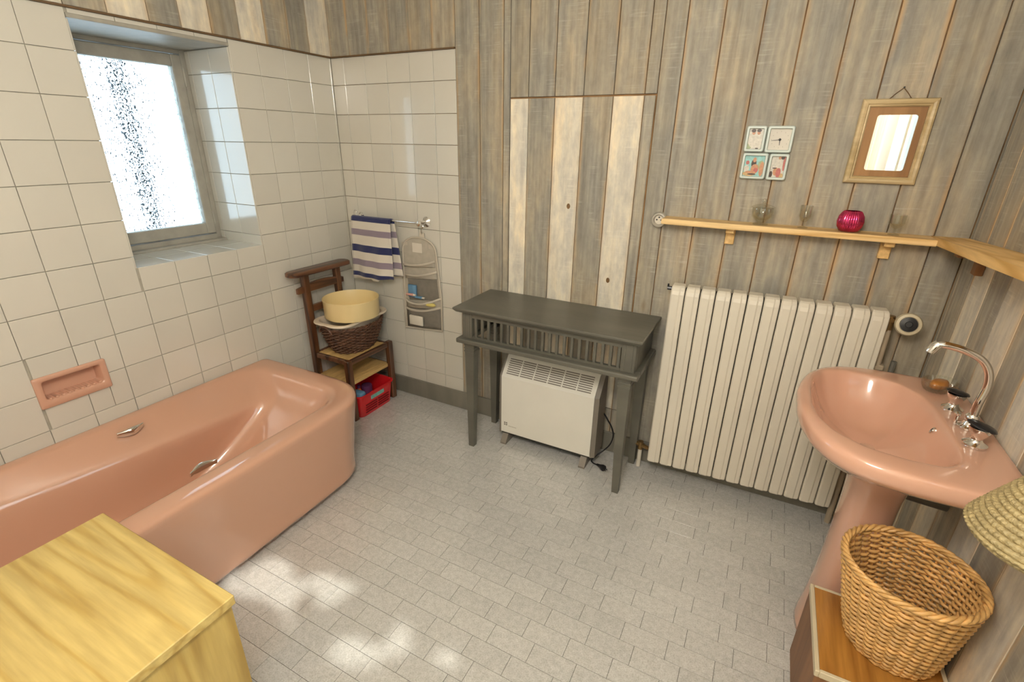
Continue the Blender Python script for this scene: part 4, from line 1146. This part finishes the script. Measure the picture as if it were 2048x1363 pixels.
for nm, bx in (('seat_rail', (0.325, 0.347, -0.434, -0.120)), ('seat_rail', (0.085, 0.320, -0.452, -0.432)), ('seat_rail', (0.085, 0.320, -0.128, -0.108)), ('seat_rail', (0.062, 0.086, -0.41, -0.195))):
    obj(nm, B().box(bx[0], bx[1], bx[2], bx[3], 0.362, 0.394, 0.004), 'dark_wood_y', kc)
def rush(x0, x1, y0, y1, z0, z1):
    nx, ny = 12, 20; bb = B()
    g_ = [[None] * (ny + 1) for _ in range(nx + 1)]
    for i in range(nx + 1):
        for j in range(ny + 1):
            u, v = i / nx, j / ny
            d = min(u, 1 - u, v, 1 - v) * 2
            z = z1 + 0.008 * (1 - (1 - min(d * 3, 1)) ** 2) - 0.006 * d
            g_[i][j] = bb.bm.verts.new((x0 + (x1 - x0) * u, y0 + (y1 - y0) * v, z + 0.002 * ((i + j) % 2)))
    for i in range(nx):
        for j in range(ny):
            bb.bm.faces.new((g_[i][j], g_[i + 1][j], g_[i + 1][j + 1], g_[i][j + 1]))
    bb.box(x0, x1, y0, y1, z0, z1)
    return bb
obj('seat', rush(0.084, 0.328, -0.434, -0.126, 0.376, 0.390), 'rush', kc, 60)
obj('kneeling_board', rush(0.070, 0.330, -0.450, -0.105, 0.226, 0.246), 'rush', kc, 60).__setitem__('label', 'tan rush kneeling board below the seat')
obj('side_rail', B().box(0.07, 0.330, -0.462, -0.446, 0.215, 0.243, 0.003), 'dark_wood', kc)
obj('side_rail', B().box(0.07, 0.330, -0.106, -0.090, 0.215, 0.243, 0.003), 'dark_wood', kc)

def woven(parent, c, prof, stakes, rows_, m_, rw, rs_, sx=1.0, sy=1.0, lean=(0, 0), amp=None, seg=4, rim=True, rimr=0.006, base_row=True):
    """Wicker: stakes and weavers that pass in front and behind, plus a plaited rim."""
    cx_, cy_, z0 = c
    H_ = prof[-1][1]
    def rad_at(z):
        for (r0, a), (r1, b_) in zip(prof, prof[1:]):
            if z <= b_ + 1e-9: return r0 + (r1 - r0) * (z - a) / max(b_ - a, 1e-9)
        return prof[-1][0]
    def P_(r, a, z): return (cx_ + lean[0] * z / H_ + r * cos(a) * sx, cy_ + lean[1] * z / H_ + r * sin(a) * sy, z0 + z)
    amp = amp or rs_ + rw * 0.55
    bb = B()
    for k in range(stakes):
        a = 2 * pi * (k + 0.5) / stakes
        bb.tube([P_(rad_at(H_ * t), a, H_ * t) for t in [i / 7 for i in range(8)]], rs_, 5)
    obj('stakes', bb, m_, parent, 60, kind='stuff')
    bb = B()
    N_ = stakes * seg
    for j in range(rows_):
        z = H_ * (j + 0.5) / rows_
        ph = pi * (j % 2)
        pts = []
        for k in range(N_):
            a = 2 * pi * k / N_
            pts.append(P_(rad_at(z) + amp * sin(stakes * a / 2 + ph), a, z + 0.0012 * sin(3 * a + j)))
        ring_pts = [Vector(p) for p in pts]
        # ring tube with fixed frame (radial, vertical)
        rg = []
        for k in range(N_):
            a = 2 * pi * k / N_
            u = Vector((cos(a), sin(a), 0)); v = Vector((0, 0, 1))
            rg.append([ring_pts[k] + (u * cos(q) + v * sin(q) * 1.15) * rw for q in [2 * pi * i / 6 for i in range(6)]])
        rg.append(rg[0])
        vs = [[bb.bm.verts.new(p) for p in r] for r in rg[:-1]]
        for i in range(N_):
            A_, B_ = vs[i], vs[(i + 1) % N_]
            for q in range(6):
                bb.bm.faces.new((A_[q], A_[(q + 1) % 6], B_[(q + 1) % 6], B_[q]))
    obj('weavers', bb, m_, parent, 80, kind='stuff')
    if rim:
        bb = B()
        for s_ in range(3):
            pts = []
            n_ = 96
            for k in range(n_):
                a = 2 * pi * k / n_; t = 14 * a + 2 * pi * s_ / 3
                pts.append(P_(prof[-1][0] + rimr * 0.8 * cos(t), a, H_ + rimr * 0.9 * sin(t)))
            bb.tube(pts, rimr * 0.72, 6, closed=True)
        obj('rim', bb, m_, parent, 70)
    r0 = prof[0][0]
    if base_row:
        bb = B()
        for s_ in range(2):
            pts = []
            for k in range(96):
                a = 2 * pi * k / 96; t = 14 * a + pi * s_
                pts.append(P_(r0 + 0.003 + rw * 0.8 * cos(t), a, rw * 1.6 + rw * 0.8 * sin(t)))
            bb.tube(pts, rw * 0.8, 6, closed=True)
        obj('foot_rim', bb, m_, parent, 70)
    obj('bottom', B().lathe([(0.004, 0.002), (r0, 0.002), (r0, 0.008), (0.004, 0.008)], (cx_, cy_, z0), 32, sx, sy), m_, parent)

bw = thing('wicker_bowl', 'dark brown wicker basket on the seat of the prayer chair', 'basket', (0.205, -0.260, 0.3985))
woven(bw, (0.215, -0.265, 0.3985), [(0.120, 0), (0.150, 0.05), (0.176, 0.12), (0.184, 0.165)], 34, 17, 'wicker_dark', 0.0045, 0.004, 0.80, 1.08, rimr=0.007)
for sy_ in (1, -1):
    yy = -0.265 + sy_ * 0.206
    pts = [(0.215 + 0.045 * cos(a), yy + sy_ * 0.010 * sin(a), 0.552 + 0.038 * sin(a)) for a in [pi * k / 10 for k in range(11)]]
    obj('handle', B().tube(pts, 0.007, 6), 'wicker_dark', bw, 60)
wb = []
bx = lambda f, z, r: [(p[0], p[1], z) for p in rrect(0.213 - 0.132 * f, 0.213 + 0.132 * f, -0.265 - 0.212 * f, -0.265 + 0.212 * f, r, 6)]
basin = obj('plastic_basin', B().loft([bx(0.62, 0.470, 0.05), bx(0.66, 0.468, 0.05), bx(0.70, 0.480, 0.055), bx(0.80, 0.560, 0.07), bx(0.86, 0.592, 0.07), bx(0.98, 0.589, 0.08), bx(1.0, 0.594, 0.08), bx(0.99, 0.601, 0.08), bx(0.92, 0.603, 0.07), bx(0.86, 0.598, 0.07), bx(0.79, 0.560, 0.07), bx(0.67, 0.485, 0.055), bx(0.60, 0.476, 0.05)]), 'white_plastic', smooth=40)
tag(basin, 'off white rectangular plastic basin nested in the dark wicker basket', 'basin')
cb = obj('round_basin', B().lathe([(0.145, 0.0), (0.153, 0.002), (0.157, 0.010), (0.159, 0.098), (0.161, 0.104), (0.161, 0.110), (0.158, 0.111), (0.1555, 0.106), (0.153, 0.014), (0.148, 0.008), (0.004, 0.007)], (0.230, -0.270, 0.6045), 56), 'cream_plastic', smooth=35)
tag(cb, 'pale yellow round plastic basin on top of the stack on the chair', 'basin')

# red basket below
rb = thing('red_basket', 'red slotted plastic basket on the floor under the prayer chair', 'basket', (0.24, -0.27, 0))
def rbx(f, z, d=0.0): return [(p[0], p[1], z) for p in rrect(0.235 - 0.135 * f + d, 0.235 + 0.135 * f - d, -0.272 - 0.152 * f + d, -0.272 + 0.152 * f - d, 0.035, 5, 0, 6)]
obj('basket_body', B().loft([rbx(0.90, 0.0), rbx(0.91, 0.004), rbx(1.0, 0.140), rbx(1.05, 0.141), rbx(1.05, 0.150), rbx(1.0, 0.150, 0.001), rbx(0.97, 0.140, 0.002), rbx(0.89, 0.008, 0.002)]), 'red_plastic', rb, 40)
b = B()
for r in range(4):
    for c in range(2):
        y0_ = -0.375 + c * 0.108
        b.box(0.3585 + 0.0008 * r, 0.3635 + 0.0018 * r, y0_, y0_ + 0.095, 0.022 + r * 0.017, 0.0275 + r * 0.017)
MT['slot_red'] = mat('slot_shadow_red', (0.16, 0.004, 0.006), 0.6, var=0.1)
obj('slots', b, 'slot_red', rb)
obj('label', B().box(0.3672, 0.3690, -0.330, -0.215, 0.098, 0.122), 'teal_label', rb)
tag(obj('sponge', B().box(0.270, 0.350, -0.395, -0.345, 0.012, 0.158, 0.012, 2), 'blue_item', smooth=50), 'blue packet standing in the near corner of the red basket', 'packet')
bt = thing('orange_bottle', 'orange bottle leaning inside the red basket', 'bottle', (0.25, -0.32, 0.012))
obj('bottle_body', B().lathe([(0.018, 0.012), (0.022, 0.016), (0.022, 0.110), (0.012, 0.128), (0.009, 0.138)], (0.255, -0.312, 0), 16), 'orange_item', bt, 40)
obj('cap', B().lathe([(0.010, 0.138), (0.010, 0.158), (0.004, 0.160)], (0.255, -0.312, 0), 12), 'purple_item', bt, 40)
tag(obj('purple_tub', B().lathe([(0.026, 0.012), (0.030, 0.016), (0.034, 0.120), (0.032, 0.126), (0.006, 0.126)], (0.245, -0.235, 0), 20), 'purple_item', smooth=40), 'dark purple tub in the middle of the red basket', 'tub')

# ---------------------------------------------------------------- towel rail, towel, organizer
tr = thing('towel_rail', 'thin chrome towel rail on the tiled back wall by the corner', 'towel rail', (0.36, -0.035, 1.12))
zr = 1.146
obj('bar', B().tube([(0.115, -0.070, zr), (0.598, -0.070, zr)], 0.0055, 10), 'chrome', tr, 40)
rxm = Matrix.Rotation(radians(90), 3, 'X')
obj('rosette', B().lathe([(0.026, 0.0005), (0.026, 0.004), (0.018, 0.010), (0.010, 0.016), (0.009, 0.055), (0.013, 0.060), (0.013, 0.080), (0.006, 0.084)], (0.606, 0, zr), 24, rot=rxm, sy=1.1), 'chrome', tr, 40)
obj('rosette', B().lathe([(0.020, 0.0005), (0.020, 0.004), (0.008, 0.010), (0.007, 0.070)], (0.118, 0, zr), 20, rot=rxm), 'chrome', tr, 40)
obj('wire_loop', B().tube([(0.140 + 0.012 * cos(a), -0.074, zr + 0.008 + 0.034 * sin(a)) for a in [pi * k / 12 for k in range(13)]], 0.0016, 6), 'chrome', tr, 60)
# towel folded over the bar
tw = B()
nx, ns_ = 22, 40
rows_ = []
for i in range(ns_ + 1):
    s_ = i / ns_
    row = []
    for k in range(nx + 1):
        u = k / nx
        if s_ < 0.46:
            t = s_ / 0.46
            yv, zv = -0.086 - 0.020 * (1 - t), 0.774 + (1.142 - 0.774) * t
            zv += (1 - t) * (0.030 * u - 0.012 * (abs(u - 0.62) < 0.1))
            xl, xr_ = 0.096 + 0.018 * t, 0.412 - 0.002 * t
        elif s_ < 0.54:
            a = (s_ - 0.46) / 0.08 * pi
            yv, zv = -0.070 - 0.016 * cos(a), 1.142 + 0.012 * sin(a)
            xl, xr_ = 0.114, 0.410 + 0.004 * (a / pi)
        else:
            t = (s_ - 0.54) / 0.46
            yv, zv = -0.054 - 0.004 * t, 1.142 - (1.142 - 0.800) * t + t * 0.02 * u
            xl, xr_ = 0.114 + 0.02 * t, 0.414 + 0.040 * t
        fall = abs(s_ - 0.5) * 2
        wob = 0.010 * fall * sin(6.5 * u + 0.8) + 0.006 * fall * sin(15 * u)
        row.append(tw.bm.verts.new((xl + (xr_ - xl) * u, yv + (wob if s_ < 0.5 else 0.4 * wob), zv)))
    rows_.append(row)
for a, c in zip(rows_, rows_[1:]):
    for k in range(nx):
        tw.bm.faces.new((a[k], a[k + 1], c[k + 1], c[k]))
two = obj('towel', tw, 'towel', smooth=80, solid=0.005, base=(0.26, -0.07, 0.776))
tag(two, 'navy, lilac and white striped towel folded over the chrome rail', 'towel')

og = thing('hanging_organizer', 'gray hanging organizer with pockets below the towel rail end', 'organizer', (0.55, -0.015, 0.48))
out = []
for k in range(13):
    a = pi * k / 12
    out.append((0.548 + 0.122 * cos(a), 0.97 + 0.085 * sin(a)))
shape = [(0.408, 0.478), (0.690, 0.500), (0.694, 0.70), (0.676, 0.90)] + out + [(0.425, 0.90), (0.420, 0.70)]
obj('backing', B().prism(shape, lambda p: (p[0], -0.006, p[1]), lambda p: (p[0], -0.011, p[1])), 'mesh_light', og)
sp_ = [Vector((p[0], -0.011, p[1])) for p in shape]
obj('edge_binding', B().tube(sp_, 0.006, 6, closed=True), 'binding', og, 70)
def pocket(x0, x1, z0, z1, bulge, m_, dip=0.015, bind=True):
    bb = B(); nx, nz = 12, 6; g_ = []
    for i in range(nx + 1):
        u = i / nx; col_ = []
        for j in range(nz + 1):
            v = j / nz
            top = z1 - dip * sin(pi * u) + 0.02 * (u - 0.5)
            zz = z0 + 0.02 * (u - 0.5) + (top - z0) * v
            col_.append(bb.bm.verts.new((x0 + (x1 - x0) * u, -0.013 - bulge * sin(pi * u) ** 0.6 * (0.25 + 0.75 * v), zz)))
        g_.append(col_)
    for i in range(nx):
        for j in range(nz):
            bb.bm.faces.new((g_[i][j], g_[i + 1][j], g_[i + 1][j + 1], g_[i][j + 1]))
    edge = [c[-1].co.copy() for c in g_]
    p = obj('pocket', bb, m_, og, 60, solid=0.0015)
    if bind: obj('pocket_binding', B().tube(edge, 0.0075, 6), 'binding', p, 60)
pocket(0.432, 0.660, 0.880, 0.905, 0.020, 'mesh_light', 0.012)
pocket(0.440, 0.672, 0.810, 0.845, 0.022, 'mesh_light', 0.012)
pocket(0.432, 0.690, 0.625, 0.685, 0.040, 'mesh_light', 0.024)
pocket(0.430, 0.688, 0.500, 0.630, 0.022, 'mesh_dark', 0.016)
obj('mesh_panel', B().prism([(0.455, 0.665), (0.680, 0.690), (0.668, 0.815), (0.452, 0.800)], lambda p: (p[0], -0.0112, p[1]), lambda p: (p[0], -0.0128, p[1])), 'mesh_dark', og)
obj('paper_tag', B().box(0.502, 0.572, -0.0135, -0.0112, 0.965, 1.020), 'pale_item', og)
obj('tab', B().box(0.425, 0.468, -0.0132, -0.0112, 1.000, 1.018), 'binding', og)
obj('tab', B().box(0.620, 0.655, -0.0132, -0.0112, 0.995, 1.022), 'binding', og)
obj('hanger_strap', B().box(0.558, 0.592, -0.011, -0.007, 1.048, 1.082), 'binding', og)
obj('hook', B().tube(smooth_path([(0.575, -0.010, 1.075), (0.580, -0.020, 1.100), (0.600, -0.030, 1.122), (0.612, -0.045, 1.128)], 4), 0.003, 6), 'chrome', og, 60)
def small(nm, x0, x1, z0, z1, y0_, y1_, m_, lab, cat):
    tag(obj(nm, B().box(x0, x1, y0_, y1_, z0, z1, min(x1 - x0, z1 - z0, y1_ - y0_) * 0.28, 2), m_, smooth=50), lab, cat)
small('blue_packet', 0.462, 0.522, 0.690, 0.768, -0.030, -0.015, 'blue_item', 'blue packet upright in the middle pocket of the organizer', 'packet')
def tubeitem(nm, x0, x1, z0, m_, lab):
    t = thing(nm, lab, 'tube', ((x0 + x1) / 2, -0.034, z0 - 0.01))
    obj('tube_body', B().tube([(x0, -0.034, z0), (x1 - 0.018, -0.034, z0 + 0.002)], [0.006, 0.009], 10), m_, t, 40)
    obj('cap', B().tube([(x1 - 0.018, -0.034, z0 + 0.002), (x1, -0.034, z0 + 0.002)], 0.006, 10), 'pale_item', t, 40)
tubeitem('rose_tube', 0.452, 0.522, 0.706, 'pinkish_item', 'small rose tube lying across the middle pocket of the organizer')
tubeitem('blue_tube', 0.520, 0.588, 0.697, 'blue_item', 'small blue tube beside the rose tube in the organizer')
b = B().lathe([(0.004, -0.010), (0.026, -0.008), (0.034, 0.0), (0.026, 0.009), (0.004, 0.011)], (0.632, -0.042, 0.668), 20, sx=1.25, sy=0.45)
tag(obj('yellow_soap', b, 'yellow_item', smooth=60), 'yellow oval soap in the third pocket of the organizer', 'soap')
small('white_packet', 0.476, 0.575, 0.522, 0.582, -0.052, -0.038, 'pale_item', 'pale packet at the lowest pocket of the organizer', 'packet')

# ---------------------------------------------------------------- pine cabinet
pc = thing('pine_cabinet', 'yellow pine cabinet with plain top in the near left foreground', 'cabinet', (1.12, -2.12, 0))
cx0, cx1, cy0, cy1 = 0.842, 1.407, -2.42, -1.847
obj('top_board', B().box(cx0, cx1, cy0, cy1, 0.574, 0.600, 0.002), 'pine', pc)
obj('side_panel', B().box(cx0 + 0.008, cx0 + 0.026, cy0 + 0.008, cy1 - 0.008, 0.0, 0.574), 'pine_v', pc)
obj('side_panel', B().box(cx1 - 0.026, cx1 - 0.008, cy0 + 0.008, cy1 - 0.008, 0.0, 0.574), 'pine_v', pc)
obj('back_panel', B().box(cx0 + 0.026, cx1 - 0.026, cy1 - 0.020, cy1 - 0.010, 0.0, 0.574), 'pine_v', pc)
dr = obj('door', B().box(cx0 + 0.028, cx1 - 0.028, cy0 + 0.008, cy0 + 0.026, 0.05, 0.568, 0.002), 'pine_v', pc)
obj('knob', B().lathe([(0.008, 0.0), (0.008, 0.010), (0.015, 0.018), (0.014, 0.026), (0.004, 0.029)], (cx1 - 0.07, cy0 + 0.008, 0.34), 16, rot=Matrix.Rotation(radians(90), 3, 'X')), 'pine_v', dr, 40)
obj('bottom_board', B().box(cx0 + 0.026, cx1 - 0.026, cy0 + 0.026, cy1 - 0.020, 0.03, 0.05), 'pine', pc)

# ---------------------------------------------------------------- low box and wicker waste basket
sb_ = thing('low_box', 'low brown box with orange wood top and cream edging beside the pedestal', 'box', (2.815, -0.985, 0))
bx0, bx1, by0, by1, bz = 2.662, 2.966, -1.142, -0.830, 0.300
obj('top_panel', B().box(bx0 + 0.011, bx1 - 0.011, by0 + 0.011, by1 - 0.011, bz - 0.018, bz - 0.001), 'orange_wood', sb_)
for q in ((bx0, bx0 + 0.011, by0, by1), (bx1 - 0.011, bx1, by0, by1), (bx0 + 0.011, bx1 - 0.011, by0, by0 + 0.011), (bx0 + 0.011, bx1 - 0.011, by1 - 0.011, by1)):
    obj('edge_strip', B().box(q[0], q[1], q[2], q[3], bz - 0.022, bz, 0.002), 'cream_strip', sb_)
for q in ((bx0 + 0.003, bx0 + 0.018, by0 + 0.003, by1 - 0.003), (bx1 - 0.018, bx1 - 0.003, by0 + 0.003, by1 - 0.003), (bx0 + 0.018, bx1 - 0.018, by0 + 0.003, by0 + 0.018), (bx0 + 0.018, bx1 - 0.018, by1 - 0.018, by1 - 0.003)):
    obj('side_panel', B().box(q[0], q[1], q[2], q[3], 0.0, bz - 0.020), 'brown_wood', sb_)
wk = thing('waste_basket', 'honey coloured wicker waste basket standing on the low box', 'basket', (2.840, -0.965, 0.3005))
woven(wk, (2.845, -0.955, 0.3005), [(0.098, 0), (0.108, 0.05), (0.140, 0.315)], 30, 33, 'wicker', 0.0043, 0.0034, lean=(-0.040, -0.070), rimr=0.0068)

# ---------------------------------------------------------------- straw lamp shade on a wall arm
wl = thing('wall_lamp', 'wall lamp with domed braided straw shade at the right edge', 'lamp', (XR, -1.30, 1.0))
cx_, cy_, zb_ = 2.853, -1.305, 0.945
rg = []
nc = 16
N_ = 260
for i in range(nc * 6 + 1):
    t = i / (nc * 6)
    R_ = 0.088 * (1 - t) ** 0.9 + 0.026 - 0.020 * max(0, 0.10 - t) / 0.10
    z = zb_ + 0.160 * t
    rid = 0.0050 * abs(sin(pi * i / 6))
    ring_ = []
    for k in range(N_):
        a = 2 * pi * k / N_
        q = R_ + rid * (0.72 + 0.28 * sin(64 * a + 2.4 * (i // 6)))
        ring_.append((q * cos(a) + cx_, q * sin(a) + cy_, z + 0.35 * rid))
    rg.append(ring_)
obj('lamp_shade', B().loft(rg, False, False), 'straw', wl, 80, solid=0.002)
obj('arm', B().tube(smooth_path([(XR - 0.004, cy_, 1.02), (2.94, cy_, 1.035), (cx_, cy_, 1.100), (cx_, cy_, 1.06)], 5), 0.006, 8), 'brass', wl, 50)
obj('wall_plate', B().lathe([(0.035, 0.0005), (0.035, 0.008), (0.010, 0.012)], (XR, cy_, 1.02), 20, rot=Matrix.Rotation(radians(-90), 3, 'Y')), 'brass', wl, 40)
obj('bulb', B().lathe([(0.010, 1.06), (0.012, 1.045), (0.022, 1.02), (0.018, 1.0), (0.003, 0.992)], (cx_, cy_, 0), 16), 'pale_item', wl, 40)

# ---------------------------------------------------------------- added fill lamp, unseen above and behind the viewer
cl = thing('fill_lamp', 'unseen white globe lamp on a short stem, added as fill light', 'lamp', (LAMP_POS[0], LAMP_POS[1], ZC))
b = B()
bmesh.ops.create_icosphere(b.bm, subdivisions=3, radius=0.20, matrix=Matrix.Translation(LAMP_POS))
obj('globe', b, 'globe', cl, 80)
obj('stem', B().tube([(LAMP_POS[0], LAMP_POS[1], LAMP_POS[2] + 0.19), (LAMP_POS[0], LAMP_POS[1], ZC - 0.004)], 0.008, 8).lathe([(0.05, ZC - 0.02), (0.05, ZC - 0.001), (0.004, ZC - 0.0008)], (LAMP_POS[0], LAMP_POS[1], 0), 20), 'brass', cl, 40)
